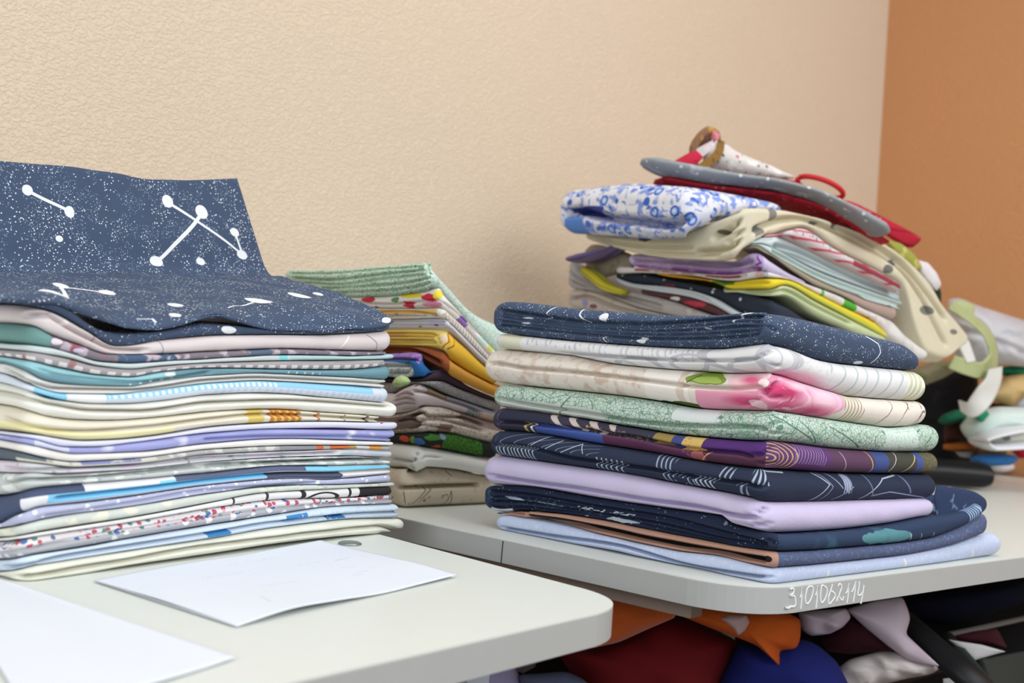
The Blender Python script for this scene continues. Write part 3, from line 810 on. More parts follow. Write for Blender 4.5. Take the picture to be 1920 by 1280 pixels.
folded(SC, 1452, c2, c3, 'folded_fabric', 'cream fabric with a large pink rose at its folded corner, in the right front stack', GC, (232, 224, 212),
       [('noise', (206, 184, 168), 62, .525, {'gain': 9, 'det': 3, 'x': (900, 1200)}), ('noise', (216, 198, 184), 110, .56, {'gain': 12, 'x': (900, 1300)}),
        ('seg', (238, 232, 224), 1205, 1290, {'wob': .006}), ('seg', (220, 204, 190), 1268, 1282, {'wob': .003}),
        ('ell', (128, 152, 60), 1320, 710, 38, 12, {'wob': .003}), ('ell', (160, 182, 92), 1322, 713, 28, 7, {'wob': .003}), ('line', (74, 96, 40), 1286, 716, 1306, 702, 1.2), ('ell', (74, 92, 36), 1262, 762, 72, 10, {'wob': .002}),
        ('seg', (238, 200, 204), 1362, 1442, {'t': (.5, 1), 'wob': .006}), ('seg', (230, 158, 182), 1302, 1440, {'t': (0, .5), 'wob': .004}), ('soft', (214, 84, 130), 1400, 752, 56, 14, {'gain': 1.6}), ('soft', (222, 100, 140), 1405, 712, 30, 12, {'gain': 1.4}),
        ('ell', (226, 150, 178), 1512, 742, 76, 52, {'wob': .003}), ('soft', (206, 66, 116), 1462, 732, 34, 18, {'gain': 1.6}), ('soft', (216, 92, 136), 1478, 762, 40, 16, {'gain': 1.3}),
        ('rings', (240, 190, 206), 1450, 746, 140, 70, 4.6, .26, {'wob': .010, 'ws': 38, 'x': (1464, 1584)}), ('rings', (206, 96, 134), 1446, 750, 140, 80, 3.7, .12, {'wob': .012, 'ws': 34, 'x': (1464, 1560)}), ('soft', (242, 202, 216), 1548, 748, 44, 34, {'gain': 1.4}), ('soft', (196, 62, 110), 1480, 736, 30, 20, {'gain': 1.3}), ('soft', (240, 196, 210), 1506, 724, 34, 12, {'gain': 1.4}), ('soft', (204, 86, 128), 1530, 770, 44, 16, {'gain': 1.2}), ('ell', (238, 196, 206), 1418, 758, 22, 8, {'wob': .004}), ('ell', (246, 224, 224), 1432, 716, 14, 10, {'wob': .003}),
        ('seg', (226, 216, 196), 1586, 1618, {'wob': .003}), ('bars', (120, 100, 90), .0052, .20, {'x': (1584, 1620), 'slant': -60, 'jit': .6}),
        ('bars', (120, 106, 104), .030, .05, {'x': (1650, 1745), 'slant': -38, 'jit': .5}), ('bars', (118, 84, 90), .008, .16, {'x': (1706, 1738), 'slant': -40, 'jit': .5, 'brk': 90})],
       creases=[([(905, 684), (928, 681), (976, 689), (1072, 697), (1191, 711), (1300, 724), (1378, 728), (1417, 725), (1440, 737)], .011, .0015), ([(1425, 728), (1440, 737), (1452, 724), (1466, 716)], .009, .002),
                ([(1440, 740), (1452, 746), (1470, 744)], .006, .0016), ([(1380, 762), (1410, 752), (1432, 742)], .003)], xl=900, xr=1747, er=.018)

folded(SC, 1458, c3, c4, 'folded_fabric', 'pale green fabric printed with leaf veins, beneath the pink rose fabric on the right', GC, (196, 214, 200),
       [('crack', (112, 146, 130), 250, .05), ('crack', (96, 136, 116), 62, .014), ('seg', (214, 222, 220), 1262, 1350, {'t': (.5, 1), 'wob': .008}), ('seg', (206, 214, 206), 905, 1128, {'t': (0, .42), 'wob': .004}),
        ('noise', (150, 196, 164), 26, .56, {'gain': 10, 'a': .55, 'x': (1380, 1560)}), ('crack', (104, 140, 122), 250, .04, {'x': (1340, 1560), 't': (0, 1)}),
        ('line', (92, 124, 108), 1450, 778, 1530, 826, 1.4), ('line', (92, 124, 108), 1505, 790, 1540, 832, 1.4), ('line', (92, 124, 108), 1560, 800, 1620, 840, 1.4), ('line', (90, 120, 104), 1040, 776, 1066, 744, 1.5),
        ('seg', (208, 224, 214), 1662, 1724, {'wob': .004}), ('crack', (150, 176, 164), 260, .03, {'x': (1662, 1724)})],
       creases=[([(912, 742), (1000, 760), (1096, 774), (1191, 790), (1251, 796), (1300, 798), (1417, 801), (1436, 805)], .010, .0014), ([(1420, 803), (1436, 806), (1452, 796), (1464, 790)], .006, .0016), ([(1440, 808), (1456, 814), (1470, 812)], .004)], xl=916, xr=1770, er=.016)

folded(SC, 1445, c4, c5, 'folded_fabric', 'purple and navy fabric with gold arcs, above the navy brushstroke fabric on the right', GC, (58, 56, 74),
       [('seg', (44, 46, 66), None, 1030, {'t': (.5, 1)}), ('bars', (196, 182, 176), .022, .36, {'x': (1020, 1150), 't': (.5, 1), 'slant': 70, 'jit': .3}), ('noise', (176, 150, 112), 300, .5, {'x': (1095, 1215), 't': (.5, .8), 'gain': 4}),
        ('seg', (70, 90, 160), 1000, 1132, {'t': (0, .5), 'wob': .004}), ('seg', (200, 178, 118), 981, 986, {'t': (0, .5)}), ('seg', WH, 993, 997, {'t': (0, .5)}),
        ('seg', (92, 52, 82), 1128, 1300, {'t': (0, .5), 'wob': .003}), ('seg', (150, 128, 74), 1222, 1256, {'t': (.5, 1), 'wob': .002}), ('seg', (66, 72, 128), 1256, 1276, {'t': (.45, 1)}), ('seg', (208, 176, 104), 1276, 1314, {'t': (.4, 1), 'wob': .002}), ('noise', (150, 90, 120), 300, .52, {'x': (1276, 1292), 'gain': 5}),
        ('seg', (82, 46, 112), 1314, 1450, {'t': (.45, 1)}), ('seg', (92, 56, 78), 1300, 1450, {'t': (0, .45)}), ('ell', (168, 96, 96), 1305, 856, 14, 12), ('line', (214, 170, 110), 1304, 866, 1330, 848, 1.2),
        ('seg', (98, 62, 112), 1440, 1560), ('rings', (206, 170, 120), 1440, 858, 60, 42, 6.5, .28, {'x': (1440, 1500)}), ('bars', (160, 134, 190), .0042, .25, {'x': (1492, 1550), 'slant': -40, 'jit': .5, 't': (.25, .95)}),
        ('seg', (94, 66, 92), 1560, 1640), ('line', (190, 160, 180), 1580, 848, 1590, 882, 1.2), ('seg', (66, 84, 140), 1640, 1672, {'wob': .003}), ('line', (214, 190, 130), 1632, 848, 1640, 888, 1.3),
        ('seg', (72, 72, 64), 1668, 1720), ('line', WH, 1686, 850, 1674, 884, 1), ('line', (220, 204, 150), 1722, 852, 1700, 886, 1.2), ('seg', (70, 88, 150), 1720, 1732), ('seg', (98, 94, 74), 1732, 1775), ('noise', (130, 124, 92), 500, .55, {'x': (1732, 1775), 'gain': 8})],
       creases=[([(918, 789), (988, 794), (1096, 806), (1191, 820), (1300, 842), (1381, 849), (1413, 858)], .010, .0014), ([(1405, 850), (1428, 854), (1446, 842), (1456, 838)], .006, .0016), ([(1420, 866), (1440, 872), (1456, 868)], .004, .0014)], xl=914, xr=1768, er=.016)

folded(SC, 1430, c5, c6, 'folded_fabric', 'dark navy fabric with white brushstroke arcs, resting on the lilac fabric on the right', GC, (44, 52, 74),
       [('rings', (150, 166, 188), 1160, 862, 300, 50, 9, .05, {'t': (.5, 1), 'x': (905, 1120)}), ('line', (170, 184, 200), 995, 835, 1020, 818, 1), ('line', (170, 184, 200), 1020, 843, 1048, 826, 1), ('line', (170, 184, 200), 1052, 848, 1085, 832, 1), ('line', (170, 184, 200), 1085, 832, 1092, 850, 1),
        ('bars', (176, 190, 206), .0048, .34, {'x': (912, 1000), 't': (0, .5), 'jit': .9, 'js': 70, 'slant': -20}), ('bars', (170, 184, 200), .006, .3, {'x': (1115, 1170), 't': (0, .5), 'jit': .8, 'slant': -40}),
        ('bars', (150, 164, 186), .005, .32, {'x': (1225, 1262), 't': (.4, 1), 'jit': .9, 'slant': 30}), ('bars', (150, 166, 190), .005, .3, {'x': (1240, 1300), 't': (0, .5), 'jit': 1, 'slant': 40, 'brk': 90}), ('bars', (178, 190, 206), .005, .4, {'x': (1300, 1338), 't': (.05, .5), 'slant': 60, 'jit': .6}),
        ('bars', (160, 174, 196), .005, .35, {'x': (1345, 1372), 't': (.5, .95), 'slant': -50, 'jit': .6}), ('bars', (170, 184, 204), .005, .4, {'x': (1412, 1440), 't': (.5, .98), 'slant': -60, 'jit': .6}), ('bars', (150, 164, 186), .006, .4, {'x': (1380, 1400), 't': (.05, .45), 'slant': -60}),
        ('line', (176, 190, 206), 1536, 888, 1556, 908, 1.3), ('line', (176, 190, 206), 1556, 908, 1532, 940, 1.3), ('line', (140, 156, 184), 1545, 888, 1562, 912, 1), ('line', (140, 156, 184), 1562, 912, 1548, 940, 1),
        ('line', (160, 172, 196), 1562, 888, 1580, 915, 1.1), ('ell', (130, 142, 172), 1590, 905, 7, 16), ('bars', (170, 182, 202), .004, .4, {'x': (1583, 1597), 't': (.3, .95)}), ('line', (150, 164, 190), 1572, 938, 1600, 912, 1), ('line', (176, 190, 206), 1622, 936, 1660, 898, 1.3), ('line', (176, 190, 206), 1660, 898, 1690, 892, 1.3),
        ('line', (120, 134, 166), 1630, 892, 1640, 926, 1.6), ('line', (150, 162, 190), 1640, 930, 1670, 922, 1.2), ('line', (150, 162, 190), 1670, 922, 1745, 934, 1.2), ('line', (110, 120, 156), 1696, 892, 1710, 924, 2.4), ('line', (176, 190, 206), 1440, 884, 1480, 887, 1.2)],
       creases=[([(908, 832), (980, 837), (1080, 860), (1205, 877), (1300, 893), (1397, 906), (1428, 914)], .010, .0014), ([(1415, 912), (1428, 915), (1440, 904)], .005, .0016)], xl=909, xr=1763, er=.017)

folded(SC, 1437, c6, c7, 'folded_fabric', 'plain lilac fabric folded thick, in the lower half of the right front stack', GC, (206, 196, 226),
       [('noise', (196, 186, 216), 200, .6, {'gain': 6, 'a': .4})],
       creases=[([(900, 888), (980, 902), (1080, 915), (1205, 936), (1300, 949), (1381, 967), (1416, 972)], .011, .0016), ([(1395, 962), (1420, 972), (1432, 960), (1446, 952)], .008, .002), ([(1418, 980), (1432, 988), (1444, 980)], .006, .0016), ([(1400, 974), (1412, 988), (1420, 998)], .004)], xl=892, xr=1764, er=.018, rc=.02)

c8T = [(903, 908)]+c7[1:-1]+[(1752, 972), (1790, 966), (1820, 958), (1850, 944)]
C8 = folded(SC, 1462, c8T, c8, 'folded_fabric', 'dark navy many-layered fabric with white flecks and a teal patch, just under the lilac fabric', GC, (30, 38, 54),
       [('seg', (34, 44, 68), None, 1462), ('speck', (150, 166, 180), 260, .16, 40), ('noise', (170, 182, 190), 60, .66, {'gain': 12, 'x': (900, 1360), 'brk': 150}),
        ('seg', (196, 204, 212), 890, 958, {'t': (.0, .12)}), ('ell', (190, 202, 210), 1130, 958, 60, 2.2, {'wob': .002, 'brk': 200}),
        ('ell', (186, 198, 206), 1160, 976, 30, 3, {'wob': .002}), ('ell', (176, 190, 200), 960, 934, 22, 2), ('ell', (200, 196, 180), 1020, 912, 60, 2, {'brk': 160}), ('ell', (206, 200, 180), 1095, 924, 24, 2.4, {'brk': 160}), ('ell', (150, 176, 190), 1040, 948, 60, 2.4, {'brk': 200}),
        ('seg', (44, 60, 88), 1462, None), ('ell', (86, 138, 146), 1665, 1006, 46, 13, {'wob': .004}), ('noise', (60, 96, 118), 40, .52, {'gain': 6, 'x': (1530, 1690), 'a': .8}), ('line', (190, 204, 204), 1708, 1000, 1711, 1012, 1.2),
        ('line', (150, 166, 186), 1728, 1000, 1732, 1012, 1), ('line', (150, 166, 186), 1752, 998, 1757, 1010, 1), ('bars', (150, 176, 206), .0045, .5, {'x': (1818, 1860), 'slant': 60}), ('line', (150, 164, 190), 1764, 920, 1800, 922, 1.2)],
       creases=[([(915, 920), (1005, 929), (1130, 951), (1230, 966), (1350, 996), (1440, 1020)], .010, .0012), ([(900, 930), (1005, 936), (1130, 957), (1230, 972), (1350, 1002), (1440, 1023)], .007), ([(905, 938), (1005, 944), (1130, 964), (1230, 980), (1350, 1009), (1438, 1026)], .010, .0012),
                ([(900, 947), (930, 950), (985, 951), (1130, 969), (1230, 988), (1350, 1015), (1430, 1028)], .006), ([(1440, 1010), (1456, 1020), (1462, 1030)], .004)], xl=898, xr=1850, er=.008)

folded(SC, 1458, c8, c9, 'folded_fabric', 'salmon and denim-blue fabric with a black inner fold, second from the bottom on the right', GC, (84, 96, 128),
       [('seg', (178, 138, 120), None, 1461), ('seg', (30, 22, 22), 990, 1440, {'t': (.30, .68)}), ('seg', (30, 22, 22), None, 990, {'t': (.86, 1)}), ('seg', (150, 100, 50), 1180, 1400, {'t': (.60, .66)}), ('ell', (30, 22, 22), 1444, 1049, 8, 6), ('noise', (112, 124, 156), 420, .56, {'gain': 8, 'x': (1466, None)})],
       creases=[([(985, 970), (1105, 988), (1230, 1014), (1350, 1036), (1442, 1052)], .014, .0024), ([(920, 958), (985, 964)], .005)], xl=922, xr=1861, er=.010)
folded(SC, 1450, c9, c10, 'folded_fabric', 'light blue fabric with small cream stripes, bottom of the right front stack', GC, (188, 200, 226),
       [('line', (224, 222, 190), 1553, 1072, 1557, 1092, 3.2), ('line', (224, 222, 196), 1697, 1050, 1701, 1068, 3.4), ('line', (228, 214, 216), 1824, 1032, 1829, 1046, 3), ('noise', (200, 210, 232), 300, .55, {'gain': 6})],
       creases=[([(918, 985), (1005, 1000), (1155, 1022), (1300, 1062), (1381, 1075), (1440, 1083)], .011, .0013), ([(1430, 1080), (1446, 1084), (1456, 1074)], .004)], xr=1884, er=.012, floor=TABLE_Z+.0003)

raise_pile()
navy8 = [o for o in COL.objects if o.get('label', '').startswith('dark navy many-layered')][0]
da, db = proj(W(1752, 1000, 1))[2], 0
def face_depth(c, x, y):
    d = c.st.dR; n_ = np.array([d[1], -d[0], 0.0]); r = ray(x, y); return float(((c.Q-CAM)@n_)/(r@n_))
d0_, d1_ = face_depth(C8, 1757, 980), face_depth(C8, 1849, 950)
pillow('loose_flap', [(1752, 990), (1756, 965), (1750, 935), (1756, 908), (1800, 914), (1830, 922), (1850, 936), (1851, 952), (1836, 966), (1790, 972)], (d0_+d1_)/2+.022, .012,
       material('navy flap', (44, 60, 92), [('noise', (120, 142, 176), 60, .60, {'gain': 10})]), navy8, gx=(d1_-d0_)/92.0, flat=.25)

# ================================================================== left front stack
GA = 'folded fabrics in the left front stack'
SA = Stack(onz(42, 1095), onz(700, 1004.5))
A = {}
A[0] = [(-60, 572), (0, 568), (40, 572), (94, 581), (164, 617), (223, 649), (305, 638), (400, 629), (492, 627), (605, 627), (689, 623), (738, 619)]
A[1] = [(-60, 606), (0, 604), (59, 611), (109, 632), (156, 647), (203, 664), (281, 665), (400, 660), (549, 655), (661, 659), (738, 661)]
A[2] = [(-60, 640), (0, 642), (53, 646), (94, 651), (141, 664), (187, 677), (240, 681), (281, 679), (400, 672), (549, 665), (661, 667), (735, 664)]
A[3] = [(-60, 652), (0, 654), (56, 659), (125, 670), (187, 686), (240, 692), (305, 686), (400, 680), (549, 676), (661, 675), (746, 673)]
A[4] = [(-60, 666), (0, 668), (56, 676), (125, 691), (187, 703), (240, 707), (305, 697), (400, 690), (549, 693), (661, 693), (726, 686)]
A[5] = [(-60, 674), (0, 680), (31, 690), (78, 712), (125, 721), (187, 724), (240, 725), (305, 716), (400, 704), (507, 700), (633, 706), (737, 714)]
A[6] = [(-60, 690), (0, 700), (59, 724), (125, 738), (211, 739), (281, 733), (400, 718), (507, 714), (633, 721), (732, 728)]
A[7] = [(-60, 706), (0, 718), (62, 736), (125, 751), (180, 757), (240, 757), (305, 752), (400, 740), (507, 737), (633, 747), (734, 756)]
A[8] = [(-60, 752), (0, 760), (59, 775), (141, 787), (211, 789), (281, 785), (400, 773), (507, 768), (633, 775), (748, 783)]
A[9] = [(-60, 803), (0, 807), (70, 815), (164, 827), (220, 825), (281, 819), (400, 801), (474, 795), (591, 790), (725, 792)]
A[10] = [(-60, 808), (0, 814), (62, 823), (125, 838), (180, 838), (250, 830), (400, 811), (521, 804), (614, 803), (735, 806), (752, 803)]
A[11] = [(-60, 818), (0, 824), (75, 838), (150, 851), (250, 848), (400, 831), (521, 823), (638, 825), (748, 829)]
A[12] = [(-60, 832), (0, 840), (75, 857), (150, 866), (250, 860), (400, 842), (521, 836), (638, 835), (746, 836)]
A[13] = [(-60, 858), (0, 862), (75, 869), (150, 876), (250, 870), (400, 852), (521, 846), (638, 842), (743, 846)]
A[14] = [(-60, 885), (0, 886), (125, 888), (250, 881), (400, 866), (521, 858), (638, 855), (743, 858)]
A[15] = [(-60, 932), (0, 928), (50, 918), (125, 910), (250, 900), (400, 886), (521, 874), (638, 873), (743, 870)]
A[16] = [(-60, 990), (0, 980), (25, 965), (75, 952), (150, 944), (250, 931), (400, 909), (521, 898), (638, 898), (743, 888)]
A[17] = [(-60, 998), (0, 990), (40, 983), (125, 967), (250, 950), (400, 925), (521, 911), (650, 908), (743, 904)]
A[18] = [(-60, 1012), (0, 1008), (30, 1005), (125, 989), (250, 970), (400, 942), (497, 924), (638, 916), (750, 911)]
A[19] = [(-60, 1018), (0, 1015), (30, 1012), (125, 998), (250, 979), (400, 953), (521, 937), (638, 934), (743, 927)]
A[20] = [(-60, 1052), (0, 1050), (25, 1047), (125, 1032), (250, 1010), (400, 985), (521, 966), (614, 951), (746, 945)]
A[21] = [(-60, 1076), (0, 1072), (30, 1068), (125, 1052), (250, 1033), (400, 1011), (521, 990), (638, 976), (758, 972)]
A[22] = [(-60, 1082), (0, 1080), (42, 1095), (125, 1085), (250, 1062), (400, 1040), (521, 1022), (614, 1011), (700, 1004), (764, 1009)]
def fa(i, label, base, ops=(), creases=(), xr=None, **kw):
    kw.setdefault('er', .009)
    return folded(SA, 70-28*(i/22), A[i-1], A[i], 'folded_fabric', label, GA, base, ops, creases=creases, Lmin=.26, xr=xr, **kw)
LG = (200, 202, 206)
fa(1, 'thick pinkish-white fabric just beneath the draped navy star fabric', (224, 214, 214),
   [('line', (170, 162, 164), 301, 640, 308, 662, 1.6), ('line', (170, 162, 164), 177, 622, 184, 640, 1.5), ('line', (246, 240, 240), 640, 652, 658, 630, 2.4), ('line', (150, 140, 146), 692, 628, 706, 642, 1.5), ('line', (150, 140, 146), 706, 642, 711, 660, 1.5), ('ell', (244, 240, 240), 127, 605, 5, 7)],
   [([(40, 592), (87, 590), (133, 615), (172, 635), (223, 655), (281, 657)], .008, .0016)], xr=742, er=.014)
fa(2, 'thin purple-grey patterned fabric below the pinkish-white fabric on the left', (128, 120, 130),
   [('seg', (74, 96, 124), 223, 334), ('noise', (188, 176, 186), 90, .55, {'gain': 14}), ('noise', (150, 96, 104), 60, .6, {'gain': 14, 'x': (80, 222)}), ('seg', (110, 150, 146), -40, 92), ('ell', (222, 216, 224), 105, 640, 14, 6), ('ell', (206, 196, 222), 148, 657, 10, 4), ('seg', (90, 106, 126), 470, 510)], xr=735)
fa(3, 'thin pale aqua fabric in the upper left stack', (202, 214, 214), [('seg', (130, 214, 216), 525, 540, {'wob': .003}), ('seg', (176, 204, 206), 545, None)], xr=748)
fa(4, 'grey fabric with a white scalloped lower edge, above the teal fabric', (166, 162, 164), [('bars', (226, 218, 220), .013, .55, {'t': (.05, .5), 'jit': .5}), ('noise', (160, 116, 120), 60, .6, {'gain': 12, 'x': (40, 170)})], xr=733)
fa(5, 'teal blue fabric with small white ticks, in the upper left stack', (112, 152, 164), [('all', (150, 198, 206), {'t': (.45, 1), 'x': (None, 330)}), ('bars', (206, 220, 222), .0095, .18, {'x': (530, 600), 't': (.1, .6)}), ('ell', (224, 230, 230), 320, 702, 10, 4), ('bars', (190, 212, 214), .010, .25, {'x': (245, 330), 't': (.05, .3)})],
   [([(60, 690), (125, 706), (240, 716), (400, 697)], .004)], xr=742, er=.012)
fa(6, 'white fabric folded double, just below the teal fabric', (222, 222, 218), [], [([(0, 690), (125, 729), (240, 731), (400, 712), (507, 708), (640, 714), (728, 720)], .008, .0012)], xr=735)
fa(7, 'light blue dotted fabric with a bright blue block, in the left stack', (214, 224, 236), [('all', (150, 204, 232), {'t': (.5, 1), 'x': (200, 700)}), ('bars', (226, 240, 248), .006, .5, {'x': (205, 520), 't': (.55, .9)}), ('seg', (140, 204, 236), 60, 126), ('bars', (200, 208, 226), .008, .5, {'x': (400, None), 't': (.05, .45), 'jit': .6}), ('seg', (232, 234, 236), 126, 200)], xr=738, er=.012)
fa(8, 'cream fabric in two thick folds, in the middle of the left stack', (234, 233, 224), [], [([(-40, 730), (0, 736), (100, 758), (180, 770), (260, 771), (400, 755), (549, 751), (738, 763)], .011, .0014)], xr=753, er=.012)
fa(9, 'cream fabric with orange and yellow motifs along its fold, in the left stack', (228, 222, 204), [('seg', (216, 194, 110), 467, 497), ('seg', (196, 130, 62), 509, 565, {'wob': .003}), ('bars', (226, 190, 100), .008, .4, {'x': (515, 562), 'slant': 60, 'jit': .4}), ('seg', (200, 120, 70), 597, 602), ('seg', (110, 100, 90), 648, 650), ('seg', (110, 90, 84), 688, 694), ('all', (236, 230, 180), {'t': (0, .4), 'x': (None, 330)})],
   [([(0, 782), (164, 808), (281, 800), (400, 785), (500, 777), (730, 788)], .007)], xr=724, er=.012)
fa(10, 'pale lavender-white fabric with a thin red edge at its right end, in the left stack', (216, 218, 236), [('line', (204, 64, 74), 716, 794, 740, 786, 1.3)], xr=755)
fa(11, 'periwinkle blue fabric with white patches, in the left stack', (162, 166, 216), [('noise', (222, 224, 240), 26, .57, {'gain': 14}), ('seg', (204, 208, 236), 60, 130), ('line', (96, 40, 110), 540, 804, 690, 806, 1.2)],
   [([(380, 824), (500, 818), (640, 818), (740, 822)], .005)], xr=750)
fa(12, 'plain ivory fabric below the periwinkle fabric on the left', (232, 230, 224), xr=748)
fa(13, 'grey and blue patterned fabric with orange blocks, in the left stack', (172, 172, 170), [('seg', (128, 134, 176), 140, 290), ('noise', (206, 206, 200), 90, .52, {'gain': 14, 'x': (None, 520)}), ('seg', (90, 100, 110), -60, 85), ('seg', (216, 212, 196), 30, 320, {'t': (0, .42)}), ('seg', (142, 144, 148), 525, 595), ('seg', (206, 104, 62), 595, 608), ('seg', (206, 104, 62), 620, 664), ('seg', (170, 142, 84), 655, 668), ('seg', (214, 146, 70), 692, 716), ('seg', (204, 204, 206), 668, 692)], xr=744)
fa(14, 'pale grey-blue fabric with thin dark pencil lines, in the left stack', (206, 208, 212), [('noise', (150, 140, 150), 110, .63, {'gain': 16, 'x': (None, 620)}), ('seg', (186, 198, 208), 640, None), ('noise', (214, 204, 216), 40, .5, {'gain': 8})],
   [([(0, 876), (125, 878), (250, 872), (400, 858), (638, 848)], .006)], xr=745)
fa(15, 'pale sage-grey floral fabric bulging at the left end of the front stack', (196, 202, 200), [('noise', (226, 230, 226), 70, .54, {'gain': 14}), ('noise', (168, 176, 180), 120, .62, {'gain': 14})],
   [([(0, 905), (60, 900), (150, 896), (400, 874), (638, 862), (740, 862)], .008, .0012), ([(100, 891), (400, 870), (738, 860)], .005)], xr=744)
fa(16, 'bright sky-blue, white and navy colour-block fabric, low in the left stack', (228, 229, 234), [('seg', (74, 84, 112), None, 40), ('seg', (74, 84, 112), None, 160, {'t': (.62, 1)}), ('seg', (134, 202, 234), 90, 505, {'t': (.15, .62)}), ('seg', (134, 208, 234), 300, 400, {'t': (.5, .8)}), ('seg', (92, 100, 126), 330, 620, {'t': (.62, 1)}), ('seg', (126, 202, 230), 575, 735, {'t': (.6, .95)}), ('seg', (84, 92, 114), 505, 645, {'t': (.05, .5), 'wob': .003}), ('seg', (236, 232, 230), 645, None, {'t': (0, .55)})],
   [([(100, 934), (250, 918), (400, 899), (521, 888), (638, 886), (740, 880)], .007, .0012)], xr=744)
fa(17, 'lavender-grey fabric with white dots, low in the left stack', (184, 188, 214), [('speck', (230, 232, 240), 130, .24)], [([(60, 972), (250, 942), (400, 918), (600, 904)], .004)], xr=744)
fa(18, 'pale sage fabric with grey figures, low in the left stack', (206, 212, 204), [('noise', (160, 166, 168), 80, .62, {'gain': 16, 'x': (420, None)}), ('noise', (226, 226, 206), 60, .56, {'gain': 12})], xr=751)
fa(19, 'white fabric with bold black shapes at its right end, low in the left stack', (228, 228, 226), [('seg', (46, 42, 44), 675, 742), ('seg', (50, 46, 48), 565, 574), ('ell', (50, 46, 48), 607, 934, 30, 12, {'ring': .75}), ('seg', (50, 46, 48), 655, 660), ('seg', (60, 56, 58), 500, 505), ('seg', (60, 56, 58), 437, 441)], xr=745)
fa(20, 'grey fabric printed with red, blue and green flowers, low in the left stack', (176, 178, 184),
   [('cell', (232, 232, 232), 130, .42, 0, .55, {'t': (0, .55)}), ('all', (224, 220, 222), {'t': (.5, 1)}), ('cell', (188, 84, 104), 190, .46, 0, .42, {'t': (.42, 1)}), ('cell', (84, 120, 170), 160, .42, .42, .58, {'t': (.42, 1)}), ('cell', (96, 142, 130), 190, .42, .58, .72, {'t': (.45, 1)}), ('cell', (222, 170, 180), 230, .4, .72, .86, {'t': (.42, 1)})],
   [([(0, 1030), (125, 1014), (250, 992), (400, 968), (521, 952), (740, 936)], .004)], xr=748)
fa(21, 'pale blue ribbed fabric with saturated blue blocks, second from the bottom on the left', (206, 220, 234), [('seg', (62, 132, 190), 392, 436, {'t': (.1, .5), 'wob': .002}), ('seg', (62, 132, 190), 538, 578, {'t': (.4, .85), 'wob': .002}), ('seg', (62, 126, 184), 616, 650, {'t': (.12, .52)}), ('noise', (182, 202, 218), 300, .55, {'gain': 8, 'x': (560, None)})],
   [([(0, 1062), (125, 1043), (250, 1023), (400, 999), (521, 979), (640, 966), (752, 960)], .008, .0012)], xr=760)
fa(22, 'ivory fabric in two folds, bottom of the left front stack', (226, 226, 212), [('noise', (208, 222, 206), 24, .58, {'gain': 8, 't': (0, .45)})],
   [([(30, 1082), (125, 1070), (250, 1049), (380, 1026), (521, 1008), (614, 997), (708, 987), (762, 1000)], .010, .0014)], xr=766, er=.012, floor=TABLE_Z+.0003)

# ---- draped navy star fabric on top of the left stack
gs = empty('draped_fabric', (float(SA.p0[0])+.1, float(SA.p0[1])+.12, 0.9))
tag(gs, 'navy star-speckled fabric with constellations, draped over the left stack and standing up behind', 'fabric', GA)
lowT = [(-60, 540), (0, 544), (60, 552), (107, 562), (140, 582), (160, 600), (206, 622), (230, 625), (300, 620), (400, 607), (480, 613), (577, 619), (661, 616), (736, 605)]
cLow = folded(SA, 70, lowT, A[0], 'lower_fold', None, None, NAVY, STAR+[('ell', WH, 430, 618, 14, 7, {'wob': .001}), ('ell', WH, 275, 606, 10, 3)], parent=gs, Lmin=.26, xr=742, er=.010)
QUEUE.insert(0, QUEUE.pop())
raise_pile()
row0 = [(-60, 552), (40, 562), (107, 566), (155, 582), (206, 601), (241, 611), (292, 612), (344, 603), (400, 591), (436, 596), (492, 611), (577, 616), (661, 613), (715, 609), (736, 601)]
topl = [(-330, 295), (0, 302), (80, 308), (137, 313), (206, 323), (260, 332), (296, 337), (350, 337), (400, 336), (440, 334)]
def plane_pt(x, y, back):
    n = np.array([SA.dR[1], -SA.dR[0], 0.0]); q = cLow.Q+SA.dL*back; r = ray(x, y); return CAM+r*(((q-CAM)@n)/(r@n))
def srow(f): return [f(i, p) for i, p in enumerate(row0)]
k15 = len(row0)
xs = np.array([p[0] for p in row0], float)
def mx(x, x0, x1): return x0+(x+60)*(x1-x0)/796.0
rows = [srow(lambda i, p: plane_pt(p[0], p[1]+3, .004)),
        srow(lambda i, p: plane_pt(p[0], p[1], -.001)),
        srow(lambda i, p: plane_pt(mx(p[0], -80, 716), (p[1]-15 if i > 12 else min(p[1]-14, 582)), .022)),
        srow(lambda i, p: plane_pt(mx(p[0], -190, 622), 540+8*(i/14), .10)),
        srow(lambda i, p: plane_pt(mx(p[0], -285, 538), 514+7*(i/14), .175)),
        srow(lambda i, p: plane_pt(mx(p[0], -332, 501), 498+13*(i/14), .212)),
        srow(lambda i, p: plane_pt(mx(p[0], -340, 474), 425+10*(i/14), .226)),
        srow(lambda i, p: (lambda x: plane_pt(x, np.interp(x, *zip(*topl))+1, .245))(mx(p[0], -340, 443)))]
sh = Sheet(rows, 170, 120, noise=.0012, seed=5)
L_ = lambda a, b, c, d, w=3.0: ('line', WH, a, b, c, d, w)
E_ = lambda x, y, rx, ry: ('ell', WH, x, y, rx, ry)
